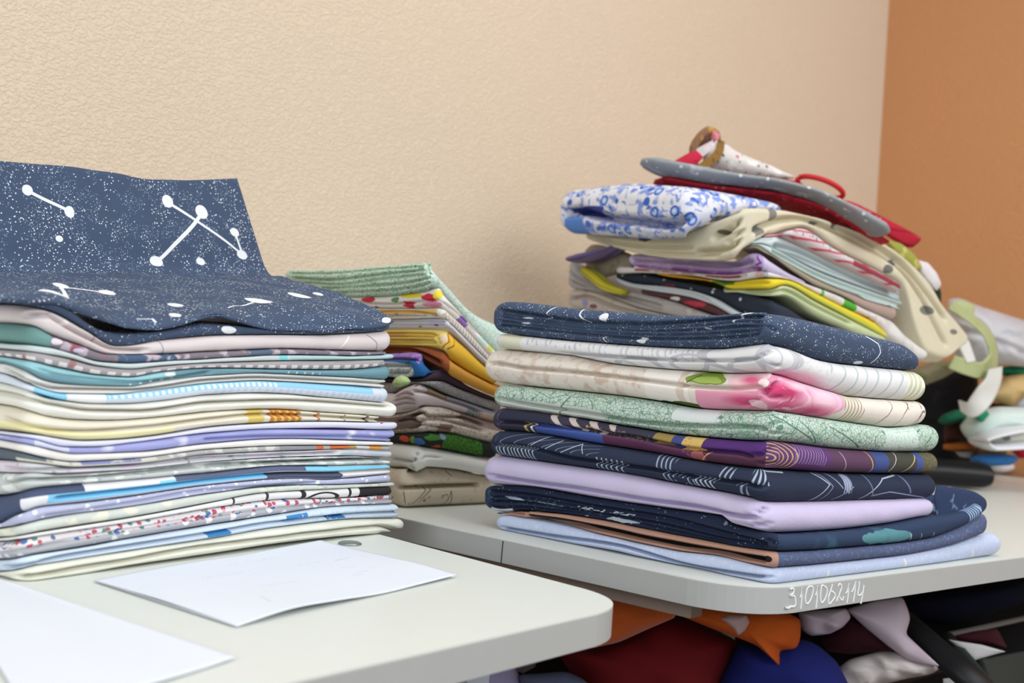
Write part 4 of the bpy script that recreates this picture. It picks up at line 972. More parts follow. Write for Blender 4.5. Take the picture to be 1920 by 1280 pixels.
star_ops = [('speck', (150, 168, 190), 520, .24, 45), ('speck', WH, 330, .21, 35), ('speck', (200, 208, 218), 190, .13),
            E_(50, 357, 10, 10), E_(130, 398, 9, 11), L_(58, 362, 124, 394, 2.6), E_(110, 448, 7, 6),
            E_(313, 378, 10, 12), E_(377, 398, 11, 13), E_(292, 491, 12, 10), L_(313, 380, 453, 478, 2.4), L_(377, 400, 294, 490, 3.0), E_(453, 478, 9, 9), E_(439, 436, 8, 8), L_(440, 438, 453, 476, 2.4), E_(375, 491, 8, 7),
            E_(114, 538, 12, 7), E_(200, 551, 14, 6), L_(114, 540, 200, 551, 2.2), L_(116, 540, 104, 553, 4), E_(100, 555, 10, 4),
            E_(329, 574, 13, 4), L_(258, 600, 285, 600, 1.6), L_(285, 600, 291, 606, 3.0), E_(328, 593, 12, 3.4), E_(485, 565, 11, 3.4), L_(428, 579, 484, 566, 1.4), E_(561, 555, 11, 4), E_(596, 553, 9, 3.4), E_(726, 603, 11, 9)]
sh.build('raised_panel', material('star panel', NAVY, sh.ops(star_ops)), .0022, gs)

# ================================================================== middle stack, between and behind the two front ones
GB = 'folded fabrics in the middle stack'
SB = Stack(onz(757, 955), onz(757, 955)+np.array([1.0, -0.03, 0]))
b0 = [(530, 503), (567, 505), (637, 502), (707, 496), (790, 490), (805, 496), (848, 544), (883, 580), (918, 600)]
b1 = [(520, 520), (543, 528), (637, 556), (707, 554), (778, 545), (815, 537), (832, 549), (871, 591), (895, 619), (925, 650)]
b2 = [(640, 566), (714, 577), (778, 577), (827, 576), (841, 584), (872, 612), (930, 676)]
b3 = [(680, 600), (743, 598), (829, 596), (848, 610), (925, 684)]
b4 = [(680, 616), (743, 613), (801, 613), (843, 613), (860, 629), (918, 686)]
b5T = [(690, 618), (740, 616), (813, 616), (841, 621), (872, 643), (908, 681)]
b5 = [(690, 646), (738, 647), (790, 650), (827, 659), (860, 678), (896, 702)]
b6T = [(690, 647), (738, 648), (790, 651), (827, 660), (842, 671), (895, 704), (931, 722)]
b6 = [(690, 660), (736, 659), (778, 664), (801, 680), (822, 690), (832, 693), (883, 722), (925, 741)]
b7T = [(690, 662), (738, 660), (766, 659), (788, 669), (800, 684), (813, 704)]
b7 = [(690, 712), (754, 713), (770, 715), (806, 714), (814, 712)]
b8T = [(700, 713), (770, 714.5), (803, 709), (815, 698), (832, 695), (883, 724), (923, 742)]
b8 = [(700, 714.5), (770, 716), (804, 713), (830, 714), (860, 726), (910, 745)]
b9 = [(700, 741), (730, 736.5), (755, 722.5), (772, 718.5), (790, 720), (804, 722), (848, 740), (908, 762)]
b10T = [(730, 737), (755, 723), (772, 718), (801, 722), (838, 740), (875, 751), (919, 766)]
b10 = [(725, 775), (752, 771), (785, 761), (831, 763), (871, 774), (919, 789)]
b11 = [(725, 815), (757, 813), (809, 811), (853, 813), (879, 819), (910, 827)]
b12 = [(725, 828), (752, 831), (792, 836), (840, 844), (895, 855)]
b13 = [(725, 878), (748, 878), (772, 887), (796, 884), (809, 877), (853, 880), (908, 890)]
b14 = [(735, 954), (831, 955), (907, 953)]
def fb(xc, T, B, label, base, ops=(), creases=(), **kw):
    kw.setdefault('er', .010); kw.setdefault('Lmin', .20)
    def ext(P):
        P = sorted(P); (x0, y0), (x1, y1) = P[-2:]; g = (y1-y0)/max(x1-x0, 8); return P+[(x1+38, y1+38*g*.8)]
    T, B = ext(T), ext(B)
    return folded(SB, xc, T, B, 'folded_fabric', label, GB, base, ops, creases=creases, **kw)
fb(805, b0, b1, 'green leaf-vein fabric folded into many layers, topmost of the middle stack', (200, 222, 202),
   [('crack', (84, 122, 98), 210, .05), ('seg', (196, 214, 204), 806, None), ('crack', (140, 176, 160), 170, .03, {'x': (806, None)})],
   [([(540, 512), (614, 512), (707, 504), (790, 499)], .005, .0014), ([(545, 520), (620, 524), (707, 515), (797, 505)], .007, .0015), ([(560, 528), (640, 533), (707, 524), (800, 514)], .005, .0014),
    ([(600, 540), (690, 536), (760, 530), (806, 520)], .007, .0015), ([(620, 548), (700, 546), (770, 538), (806, 530)], .005, .0014), ([(796, 494), (804, 506), (808, 522)], .005)], xl=528, er=.012)
fb(825, b1, b2, 'white fabric with red, yellow and pink flowers, near the top of the middle stack', (224, 220, 214),
   [('ell', (196, 46, 64), 690, 562, 14, 5, {'wob': .002}), ('ell', (92, 140, 84), 740, 561, 7, 5, {'wob': .002}), ('ell', (222, 200, 60), 770, 554, 22, 5, {'wob': .002}), ('ell', (200, 48, 68), 803, 557, 14, 7, {'wob': .003}), ('ell', (226, 206, 70), 820, 552, 9, 9, {'wob': .002}),
    ('ell', (196, 50, 70), 762, 571, 12, 6, {'wob': .003}), ('ell', (214, 134, 160), 808, 570, 20, 6, {'wob': .003}), ('ell', (146, 112, 176), 868, 606, 9, 14, {'wob': .002}), ('ell', (214, 214, 90), 920, 651, 6, 8), ('ell', (196, 220, 208), 908, 638, 12, 9, {'wob': .003}), ('ell', (60, 60, 84), 701, 575, 3, 2)],
   [([(640, 562), (720, 570), (780, 566), (824, 562)], .007), ([(826, 566), (850, 580), (900, 630)], .004)], xl=600)
fb(830, b2, b3, 'white fabric edged with looped lace and a mustard fold, in the middle stack', (218, 214, 206),
   [('seg', (212, 172, 86), 700, 822, {'t': (.45, .85)}), ('bars', (180, 168, 156), .0042, .42, {'x': (832, None), 't': (.15, .85)}), ('ell', (50, 46, 46), 742, 588, 3, 3), ('noise', (196, 176, 150), 200, .58, {'gain': 12})],
   [([(700, 584), (760, 583), (800, 588), (822, 592)], .006), ([(700, 592), (760, 592), (822, 590)], .006)], xl=600)
fb(843, b3, b4, 'thin white fabric with grey folds, above the yellow roll in the middle stack', (208, 206, 210), [('ell', (40, 38, 40), 811, 608, 4, 2), ('ell', (40, 38, 40), 782, 612, 3, 1.6), ('seg', (196, 192, 214), 800, 845, {'t': (.3, .7)})],
   [([(700, 603), (770, 603), (838, 603)], .006), ([(700, 609), (780, 609), (836, 609)], .006)], xl=620)
fb(838, b5T, b5, 'bright yellow fabric rolled in many thin folds, in the middle stack', (238, 212, 116),
   [('seg', (226, 180, 58), 838, None), ('noise', (232, 214, 130), 90, .56, {'gain': 8, 'x': (None, 836)}), ('seg', (226, 178, 120), 700, 752, {'t': (.55, .75)}), ('line', (180, 100, 50), 838, 624, 841, 640, 1.4), ('line', (180, 100, 50), 841, 640, 830, 652, 1.4), ('ell', (228, 206, 180), 832, 634, 6, 8), ('line', (96, 84, 50), 852, 634, 848, 648, 1.2), ('line', (96, 84, 50), 848, 648, 838, 654, 1.2)],
   [([(700, 624), (760, 624), (800, 625), (818, 630)], .010, .0013), ([(700, 630), (770, 630), (806, 631), (812, 634)], .010, .0013), ([(700, 636), (770, 637), (812, 637)], .010, .0013), ([(700, 641), (780, 642), (818, 642)], .008, .0013), ([(818, 626), (830, 634), (826, 646)], .006, .0016)], xl=640, er=.012)
fb(836, b6T, b6, 'rust-red fabric with an ochre back, folded over below the yellow roll', (156, 84, 50), [('seg', (206, 150, 62), 841, None), ('seg', (120, 56, 36), 740, 832, {'t': (.36, .62)})],
   [([(700, 654), (760, 655), (790, 664), (828, 684)], .016, .0022)], xl=640, er=.010)
fb(788, b7T, b7, 'royal blue fabric around a white speckled roll, in the middle stack', (42, 104, 168),
   [('seg', (164, 128, 196), None, 786, {'t': (.74, 1)}), ('noise', (120, 84, 160), 130, .55, {'gain': 10, 'x': (None, 786), 't': (.74, 1)}), ('ell', (216, 224, 226), 734, 693, 43, 15, {'t': (.10, .72)}), ('noise', (130, 156, 170), 420, .54, {'gain': 10, 'x': (None, 774), 't': (.14, .66)})],
   [([(690, 674), (760, 673), (786, 676)], .008), ([(700, 686), (765, 686), (770, 692)], .008, .0016), ([(700, 697), (760, 698), (770, 692)], .008, .0016), ([(700, 680), (768, 680), (778, 690), (770, 703), (720, 706)], .005)], xl=640, er=.012)
fb(803, b8T, b8, 'dark plum strip standing in for shade between the ochre and the grey knit fabric', (70, 50, 62), xl=740)  # shadow below the ochre fold, built as a dark plum layer
fb(803, b8, b9, 'grey speckled knit fabric in the middle stack', (166, 164, 164), [('noise', (96, 96, 98), 620, .50, {'gain': 12}), ('noise', (186, 184, 182), 620, .60, {'gain': 12})], mat={'bump': .6, 'bscale': 700}, xl=740)
fb(785, b10T, b10, 'dusty pink fabric with a fan of folded edges and a dark leaf motif', (224, 211, 214),
   [('seg', (196, 176, 150), 806, 840, {'t': (.55, 1), 'wob': .003}), ('line', (110, 96, 90), 805, 724, 806, 736, 1), ('line', (110, 96, 90), 836, 740, 840, 748, 1), ('ell', (136, 118, 116), 777, 722, 5, 3), ('seg', (176, 186, 186), 876, 902, {'t': (0, .5)}), ('rings', (86, 92, 96), 888, 782, 16, 20, 4, .3, {'x': (876, 902)}), ('seg', (200, 176, 150), 902, None, {'t': (0, .5)}), ('seg', (190, 186, 198), 842, None, {'t': (.55, 1)})],
   [([(770, 732), (805, 737), (840, 750), (875, 761), (912, 776)], .010, .0016), ([(735, 745), (760, 737), (778, 742)], .006), ([(735, 752), (762, 746), (780, 752)], .006), ([(735, 760), (762, 755), (780, 757)], .006), ([(740, 768), (765, 763), (778, 760)], .006)], xl=700, er=.012)
fb(795, b10, b11, 'beige speckled fabric with brown stripes in wavy folds, in the middle stack', (224, 212, 200),
   [('noise', (176, 158, 148), 300, .54, {'gain': 10}), ('seg', (156, 132, 126), 868, None, {'t': (.62, 1)}), ('seg', (160, 132, 122), 826, 852, {'t': (0, .35)}), ('seg', (130, 112, 106), 700, 780, {'t': (.2, .8)})],
   [([(760, 782), (790, 774), (800, 780), (866, 783), (914, 799)], .012, .0018), ([(770, 800), (800, 787), (820, 786), (866, 795), (912, 808)], .010, .0018), ([(760, 806), (796, 797), (812, 799), (860, 806)], .006), ([(740, 790), (770, 786), (788, 796)], .008)], xl=700, er=.012)
fb(790, b11, b12, 'black and green jungle-print fabric, squeezed in the lower middle stack', (34, 42, 36),
   [('seg', (70, 124, 44), 832, 905, {'t': (.1, 1), 'wob': .006}), ('crack', (36, 74, 26), 260, .08, {'x': (832, 905)}), ('ell', (206, 76, 48), 757, 822, 9, 6, {'wob': .002}), ('ell', (110, 150, 60), 772, 824, 5, 7, {'wob': .002}), ('ell', (62, 104, 160), 784, 829, 11, 7, {'wob': .003}), ('ell', (66, 120, 50), 812, 820, 18, 5, {'wob': .003}), ('ell', (130, 150, 180), 832, 818, 6, 6, {'wob': .002}), ('ell', (170, 80, 50), 822, 838, 7, 4, {'wob': .002})], xl=690)
fb(780, b12, b13, 'plain white fabric twisted at its folded end, in the lower middle stack', (236, 237, 232), [],
   [([(730, 858), (752, 862), (776, 866)], .008, .002), ([(768, 846), (780, 852), (782, 870), (772, 882)], .009, .0022), ([(786, 862), (800, 856), (830, 858)], .004)], xl=690, er=.02)
fb(757, b13, b14, 'beige fabric with brown botanical line drawings, bottom of the middle stack', (206, 193, 172),
   [('noise', (104, 90, 70), 130, .655, {'gain': 16, 'dist': 1.2}), ('line', (96, 84, 66), 846, 920, 838, 950, 1), ('line', (96, 84, 66), 846, 920, 850, 948, 1), ('line', (110, 96, 74), 778, 944, 802, 914, 1), ('line', (110, 96, 74), 810, 916, 790, 936, 1), ('line', (110, 96, 74), 842, 884, 849, 892, 1.2), ('line', (110, 96, 74), 756, 922, 758, 946, 1)],
   [([(740, 912), (831, 911), (905, 909)], .014, .0022)], xl=720, er=.016, floor=TABLE_Z+.0003)
raise_pile()
_gd = float(proj(onz(757, 955))[2])
tag(pillow('light_green_fabric', [(735, 718), (741, 708), (752, 703), (764, 707), (771, 715), (766, 721), (748, 726), (738, 724)], _gd-.004, .03, material('light green cloth', (190, 214, 150), [('noise', (150, 180, 110), 60, .55, {'gain': 8})])),
    'small light green cloth corner poking out below the royal blue roll', 'fabric', GB)

# ================================================================== back pile by the corner of the room
GD = 'fabrics in the back pile'
_q = W(1440, 600, 1.42)
SD = Stack((_q[0], _q[1]), (_q[0]+cos(radians(-8)), _q[1]+sin(radians(-8))))
d1T = [(1044, 356), (1080, 351), (1145, 343), (1218, 345), (1300, 351), (1360, 359), (1442, 376), (1476, 391)]
d1 = [(1039, 424), (1045, 432), (1082, 436), (1145, 440), (1218, 444), (1275, 440), (1291, 435), (1332, 425), (1374, 408), (1400, 396), (1478, 396)]
d2T = [(1089, 438), (1145, 441), (1218, 442), (1275, 434), (1332, 416), (1374, 400), (1401, 390), (1440, 390), (1484, 395), (1526, 404), (1588, 423), (1640, 445), (1672, 462), (1715, 496), (1748, 533), (1770, 570), (1800, 606), (1822, 633)]
d2 = [(1095, 446), (1124, 457), (1165, 468), (1207, 478), (1269, 485), (1352, 488), (1380, 479), (1432, 448), (1484, 429), (1515, 427), (1567, 463), (1651, 507), (1692, 530), (1702, 552), (1714, 604), (1743, 664), (1774, 672), (1800, 656), (1819, 642)]
d3T = [(1440, 446), (1476, 432), (1515, 428), (1567, 464), (1651, 508), (1693, 533)]
d3 = [(1440, 452), (1476, 440), (1500, 451), (1564, 484), (1625, 513), (1697, 549)]
d4 = [(1428, 456), (1456, 466), (1489, 484), (1540, 510), (1600, 533), (1704, 570)]
d5 = [(1420, 460), (1438, 472), (1489, 501), (1533, 525), (1599, 553), (1698, 581)]
d6 = [(1415, 465), (1438, 477), (1489, 509), (1533, 536), (1577, 553), (1621, 576), (1676, 600)]
d7T = [(1173, 480), (1186, 474), (1248, 479), (1320, 485), (1373, 487), (1405, 472), (1432, 476), (1446, 487), (1478, 510), (1515, 530)]
d7 = [(1173, 490), (1186, 500), (1248, 505), (1373, 513), (1415, 506), (1436, 508), (1478, 522), (1515, 538)]
d8T = [(1150, 498), (1190, 501), (1248, 506), (1373, 514), (1415, 507), (1441, 509), (1478, 520), (1533, 538), (1577, 554), (1621, 577), (1675, 600), (1700, 625), (1744, 660)]
d8 = [(1150, 513), (1186, 511), (1225, 512), (1290, 516), (1373, 526), (1430, 519), (1476, 523), (1533, 549), (1586, 575), (1642, 603), (1669, 632), (1697, 650), (1730, 674), (1746, 670)]
d9T = [(1222, 505), (1250, 507), (1290, 517), (1373, 527), (1430, 520), (1476, 524), (1533, 550), (1586, 576), (1642, 604), (1670, 633)]
d9 = [(1225, 513), (1248, 518), (1332, 528), (1373, 542), (1446, 541), (1478, 534), (1533, 562), (1599, 597), (1642, 621), (1670, 635)]
d10T = [(1380, 543), (1446, 542), (1478, 535), (1533, 563), (1599, 598), (1642, 622), (1668, 636)]
d10 = [(1380, 548), (1424, 554), (1474, 556), (1533, 593), (1577, 613), (1621, 630), (1664, 640)]
d11T = [(1148, 514), (1186, 512), (1248, 523), (1332, 538), (1394, 549), (1440, 562), (1474, 572), (1520, 600), (1600, 640)]
d11 = [(1148, 518), (1186, 531), (1238, 536), (1290, 543), (1332, 556), (1384, 585), (1440, 600), (1520, 625), (1600, 655)]
d12 = [(1148, 521), (1165, 533), (1207, 543), (1290, 557), (1332, 571), (1384, 598), (1440, 614), (1520, 640), (1600, 668)]
d13 = [(1190, 548), (1255, 561), (1300, 577), (1345, 592), (1440, 622), (1560, 668)]
d14T = [(1061, 488), (1068, 486), (1080, 508), (1100, 526), (1150, 540), (1215, 552), (1255, 563), (1300, 579), (1345, 594), (1440, 626), (1600, 680)]
d14 = [(1060, 538), (1075, 541), (1100, 544), (1140, 556), (1190, 576), (1240, 588), (1345, 612), (1440, 640), (1600, 694)]
d15 = [(1061, 576), (1100, 582), (1180, 600), (1345, 640), (1440, 662), (1600, 716)]
d16 = [(1063, 640), (1200, 660), (1440, 720), (1600, 760)]
d17 = [(1066, 712), (1200, 730), (1440, 780), (1600, 800)]
d18 = [(1068, 960), (1200, 980), (1440, 1000), (1600, 1000)]
def fd(xc, T, B, label, base, ops=(), creases=(), **kw):
    kw.setdefault('er', .010); kw.setdefault('Rmin', .10); kw.setdefault('Lmin', .10); kw.setdefault('step', .004); kw.setdefault('cw', .0022)
    return folded(SD, xc, T, B, kw.pop('name', 'folded_fabric'), label, GD, base, ops, creases=creases, **kw)
BL = (62, 98, 184)
fd(1290, d1T, d1, 'white fabric with blue flowers, a soft thick pad near the top of the back pile', (226, 226, 232),
   [('noise', (128, 150, 214), 52, .52, {'gain': 14, 'dist': 1.5}), ('cell', BL, 42, .34, .0, .7), ('cell', (170, 196, 236), 42, .20, .0, .7), ('cell', (226, 230, 240), 42, .08, .0, .7), ('noise', BL, 60, .64, {'gain': 20, 'dist': 1.0}), ('seg', (84, 132, 206), 1035, 1094, {'t': (0, .35), 'wob': .006}), ('all', (120, 140, 210), {'t': (.0, .4), 'a': .18}), ('ell', (62, 74, 150), 1062, 398, 70, 9)],
   [([(1040, 400), (1082, 395), (1114, 403), (1187, 413), (1255, 418), (1285, 410)], .040, .0055), ([(1268, 402), (1284, 412), (1300, 404)], .012, .004)], er=.024, rc=.024, xl=1040)
fd(1385, d2T, d2, 'cream fabric with small grey squares, draped over the back pile', (214, 206, 180),
   [('seg', (126, 124, 118), 1441, 1456, {'t': (.55, 1)}), ('seg', (126, 124, 118), 1418, 1434, {'t': (.15, .5)}), ('seg', (126, 124, 118), 1530, 1541, {'t': (.35, .72)}), ('seg', (126, 124, 118), 1563, 1575, {'t': (.75, 1)}), ('ell', (112, 110, 106), 1666, 504, 9, 8), ('ell', (112, 110, 106), 1682, 494, 6, 8), ('ell', (120, 118, 112), 1738, 582, 13, 9), ('ell', (120, 118, 112), 1788, 622, 7, 5), ('ell', (84, 78, 68), 1208, 448, 12, 4, {'wob': .003}), ('ell', (110, 104, 92), 1352, 434, 9, 4)],
   [([(1300, 472), (1340, 470), (1372, 462), (1392, 448)], .016, .0035), ([(1335, 446), (1366, 432), (1392, 412)], .018, .004), ([(1360, 458), (1380, 440), (1398, 432)], .014, .003), ([(1120, 449), (1210, 462), (1300, 464)], .007, .003), ([(1200, 470), (1270, 476), (1350, 478)], .008, .003),
    ([(1410, 432), (1470, 412), (1515, 412), (1560, 430), (1620, 460), (1678, 492), (1722, 548), (1756, 612), (1776, 650)], .014, .004), ([(1560, 418), (1640, 458), (1690, 492), (1735, 545), (1775, 600)], .012, .004)], er=.008)
fd(1478, d3T, d3, 'white lace-edged fabric with red lines, tucked beneath the cream draped fabric', (214, 204, 206), [('rows', (200, 84, 96), .010, .30, {'jit': .4}), ('noise', (120, 110, 120), 180, .56, {'gain': 12, 't': (.45, 1)}), ('seg', (150, 60, 74), 1600, None, {'t': (.2, .8)})], [], Lmin=.05, Rmin=.1)
fd(1440, d3, d4, 'pale mint fabric fanned in thin layers, below the red-lined fabric in the back pile', (200, 212, 214), [], [([(1450, 458), (1489, 468), (1552, 496), (1612, 522), (1702, 556)], .010, .0026), ([(1450, 462), (1500, 482), (1560, 508), (1620, 530), (1702, 563)], .008, .0024)], Lmin=.05)
fd(1440, d4, d5, 'pale aqua fabric fanned in thin layers, under the fanned pale mint one', (198, 214, 210), [], [([(1445, 466), (1489, 490), (1536, 515), (1600, 540), (1700, 574)], .009, .0024), ([(1445, 470), (1489, 496), (1536, 520), (1600, 547), (1700, 578)], .007, .0022)], Lmin=.05)
fd(1438, d5, d6, 'olive-beige thin fabric under the fanned pale fabrics in the back pile', (164, 154, 134), [('seg', (172, 150, 140), 1580, None)], Lmin=.05)
fd(1430, d7T, d7, 'lilac fabric rolled with a purple inner edge, in the back pile', (178, 158, 196), [('seg', (204, 194, 220), 1432, None), ('all', (128, 66, 140), {'t': (0, .22), 'x': (1180, 1430)}), ('line', (126, 54, 140), 1420, 478, 1428, 492, 2), ('line', (126, 54, 140), 1428, 492, 1400, 507, 2), ('noise', (200, 180, 212), 40, .52, {'gain': 8, 'a': .6})],
   [([(1180, 488), (1260, 491), (1360, 498), (1412, 490)], .012, .003), ([(1190, 496), (1260, 500), (1370, 506), (1418, 500)], .008, .0026), ([(1300, 488), (1380, 494), (1405, 484)], .008, .0026)], er=.012)
fd(1438, d8T, d8, 'white fabric with red and green blocks, hanging to the right above the yellow fabric', (220, 218, 216), [('ell', (204, 70, 48), 1424, 513, 8, 6), ('seg', (110, 112, 116), 1430, 1440), ('seg', (96, 170, 72), 1541, 1546), ('seg', (84, 168, 62), 1583, 1606, {'wob': .004}), ('ell', (178, 44, 46), 1628, 600, 16, 9, {'wob': .003}), ('seg', (130, 60, 70), 1190, 1400, {'t': (.3, .8)}), ('noise', (206, 200, 196), 40, .5, {'gain': 8})], [], er=.010)
fd(1445, d9T, d9, 'bright yellow fabric with a lime edge, in the back pile', (228, 206, 50), [('seg', (206, 150, 38), 1225, 1330), ('ell', (96, 132, 50), 1352, 529, 20, 7, {'wob': .003}), ('seg', (214, 224, 110), 1470, None, {'t': (0, .3)})], [([(1250, 512), (1332, 522), (1380, 532), (1446, 530)], .006)], er=.009)
fd(1455, d10T, d10, 'pale green fabric directly under the bright yellow one', (192, 202, 160), [], [([(1390, 547), (1440, 548), (1474, 545), (1533, 575), (1600, 608)], .008, .0026)], er=.010)
fd(1455, d11T, d11, 'dark navy fabric with small white and red motifs, in the back pile', (40, 48, 62), [('noise', (196, 198, 204), 46, .70, {'gain': 24}), ('ell', (150, 52, 70), 1250, 537, 16, 4, {'wob': .003}), ('speck', (190, 196, 204), 60, .14)], [], er=.010)
fd(1440, d11, d12, 'pale grey-blue fabric with a curled left end, under the navy one in the back pile', (196, 204, 210), [], [([(1170, 532), (1207, 538), (1290, 550), (1332, 564)], .006)], er=.008)
fd(1440, d12, d13, 'dark maroon fabric with white spots, low in the back pile', (84, 52, 56), [('ell', (206, 200, 196), 1265, 560, 10, 4), ('ell', (176, 56, 74), 1300, 570, 22, 6, {'wob': .004}), ('ell', (214, 210, 206), 1305, 556, 6, 5)], [], xl=1195, er=.008)
fd(1440, d14T, d14, 'grey fabric with a lavender edge curling up at the left end of the back pile', (172, 168, 166), [('seg', (150, 150, 172), 1055, 1068), ('noise', (150, 140, 138), 30, .55, {'gain': 8}), ('noise', (196, 194, 190), 30, .6, {'gain': 8})], [([(1066, 510), (1090, 526), (1140, 546), (1240, 574)], .010, .003), ([(1062, 524), (1090, 535), (1140, 550), (1240, 580)], .008, .0026)], er=.010)
fd(1440, d14, d15, 'beige fabric with a pinkish border, low in the back pile against the wall', (190, 180, 172), [('noise', (170, 160, 156), 60, .55, {'gain': 8}), ('ell', (140, 140, 190), 1097, 568, 6, 6), ('ell', (120, 80, 90), 1112, 574, 8, 4)], [([(1062, 560), (1095, 556), (1150, 575), (1240, 598)], .012, .003)], er=.012)
fd(1440, d15, d16, 'plain sand-coloured fabric hidden low in the back pile, third from the desk', (196, 186, 172), er=.02)
fd(1440, d16, d17, 'plain grey-blue fabric hidden low in the back pile, second from the desk', (150, 160, 176), er=.02)
_zb = [(x, y) for x, y in d18]
fd(1440, d17, _zb, 'plain white fabric at the very bottom of the back pile on the desk', (214, 212, 206), er=.02, floor=TABLE_Z+.0003)
raise_pile()

# ---- loose bits in the back pile
GT = 'oven mitts and pouches on the back pile'
def S(px, d): return px*d/FPX
def path(pts): return [W(x, y, d) for x, y, d in pts]
viewup = U_
olive = material('olive grey cloth', (140, 132, 116), [('noise', (112, 104, 90), 40, .55, {'gain': 8})])
def off_d(x, y, extra=0.0):
    """distance of the back pile's left face seen at a pixel"""
    n_ = np.array([SD.dL[1], -SD.dL[0], 0.0]); r = ray(x, y); return float(((np.array([_q[0], _q[1], 0])-CAM)@n_)/(r@n_))+extra
tag(pillow('crumpled_fabric', [(1096, 470), (1108, 458), (1126, 458), (1165, 469), (1188, 478), (1190, 512), (1150, 516), (1122, 524), (1100, 514)], off_d(1140, 490)+.03, .05, olive, gx=-.0011, noise=.006, seed=9, freq=2.0),
    'olive-grey crumpled fabric stuffed between the cream fabric and the lilac roll', 'fabric', GD)
tag(sweep('purple_fabric', path([(1092, 486, off_d(1092, 486)-.01), (1112, 482, off_d(1112, 482)-.03), (1136, 474, off_d(1136, 474)-.03), (1160, 464, off_d(1160, 464)-.03)]), [S(8, 1.7), S(9, 1.7), S(7, 1.7), S(4, 1.7)], [.03, .035, .03, .02],
          material('dusty purple cloth', (122, 106, 150), [('rows', (92, 76, 124), .012, .3, {'jit': .5})]), up=viewup),
    'dusty purple folded fabric end sticking out at the left of the back pile', 'fabric', GD)
tag(sweep('ribbon', path([(1100, 507, off_d(1100, 507)-.01), (1118, 520, off_d(1118, 520)-.02), (1140, 538, off_d(1140, 538)-.02), (1172, 548, off_d(1172, 548)-.01)]), [S(8, 1.7), S(9, 1.7), S(8, 1.7), S(5, 1.7)], [.012, .014, .014, .012],
          material('yellow ribbon', (206, 196, 56), [('rows', (120, 110, 30), .012, .16)]), up=viewup),
    'yellow folded ribbon poking out at the left of the back pile', 'ribbon', GD)

def band(name, pts, widths, mat, parent, thick=.004):
    """band of cloth: pts = (x, y, d) centre line, widths = (dx, dy, dd) half-width vectors in pixels / metres"""
    rows = [[W(x-wx, y-wy, d-wd) for (x, y, d), (wx, wy, wd) in zip(pts, widths)], [W(x, y, d) for x, y, d in pts], [W(x+wx, y+wy, d+wd) for (x, y, d), (wx, wy, wd) in zip(pts, widths)]]
    return Sheet(rows, 70, 10).build(name, mat, thick, parent)
# ---- mitts and pouches on top of the back pile
grey = material('grey blue quilted cotton', (146, 150, 153), [('noise', (176, 180, 184), 34, .60, {'gain': 12}), ('noise', (196, 112, 116), 22, .66, {'gain': 14}), ('speck', (214, 214, 216), 60, .16)])
pm = [(1202, 303, 1.58), (1215, 306, 1.58), (1249, 316, 1.58), (1312, 331, 1.58), (1380, 342, 1.58), (1442, 350, 1.58), (1505, 366, 1.58), (1557, 388, 1.58), (1599, 409, 1.58), (1640, 430, 1.58), (1660, 435, 1.58)]
tag(sweep('oven_mitt', path(pm), [S(v, 1.58) for v in (4, 10, 13, 13, 11, 10, 11, 12, 14, 14, 7)], [.012, .03, .05, .06, .06, .06, .06, .06, .055, .05, .02], grey, up=viewup, n=28, m=90, noise=.002),
    'long grey-blue padded mitt lying across the very top of the back pile', 'oven mitt', GT)
red = material('red cotton', (186, 36, 54), [('speck', (216, 120, 130), 80, .16), ('noise', (150, 20, 40), 60, .55, {'gain': 8})])
pr = [(1228, 340, 1.62), (1249, 343, 1.62), (1312, 358, 1.62), (1380, 367, 1.62), (1442, 375, 1.62), (1505, 392, 1.62), (1557, 413, 1.62), (1610, 438, 1.62), (1655, 456, 1.62)]
tag(sweep('red_pouch', path(pr), [S(v, 1.6) for v in (3, 7, 8, 8, 8, 9, 8, 7, 4)], [.02, .045, .06, .065, .065, .065, .06, .06, .03], red, up=viewup, n=24, m=70, noise=.002),
    'red cotton pouch flattened beneath the grey padded mitt', 'pouch', GT)
pk = pillow('red_case', [(1584, 374), (1608, 382), (1632, 394), (1664, 411), (1694, 426), (1731, 447), (1721, 457), (1707, 467), (1690, 459), (1672, 449), (1650, 434), (1622, 412), (1598, 390)], 1.72, .035, material('dark red quilted cotton', (178, 30, 52), [('cell', (214, 130, 140), 90, .2, 0, .5), ('rows', (140, 18, 40), .02, .2)]), smooth=True, gx=.0004, flat=.25)
tag(pk, 'dark red quilted case sticking out to the right of the grey padded mitt', 'case', GT)
# red loop of ribbon
rl = empty('ribbon_loop', W(1540, 360, 1.70)); tag(rl, 'red satin ribbon loop standing up behind the grey padded mitt', 'ribbon', GT)
pts = []
for t in np.linspace(radians(200), radians(200+345), 22):
    x, y = 45*cos(t), 15*sin(t); a = radians(19); pts.append(W(1538+x*cos(a)-y*sin(a), 351+x*sin(a)+y*cos(a), 1.70+.02*sin(t)))
sweep('loop', pts, [S(5, 1.7)]*22, [.004]*22, material('red ribbon', (196, 34, 44), rough=.5), rl, up=viewup, m=120)
sweep('tail', path([(1474, 341, 1.70), (1490, 345, 1.70), (1510, 356, 1.70), (1550, 372, 1.70), (1586, 380, 1.71)]), [S(4, 1.7), S(6, 1.7), S(6, 1.7), S(6, 1.7), S(4, 1.7)], [.004]*5, material('red ribbon tail', (190, 30, 44), rough=.5), rl, up=viewup)
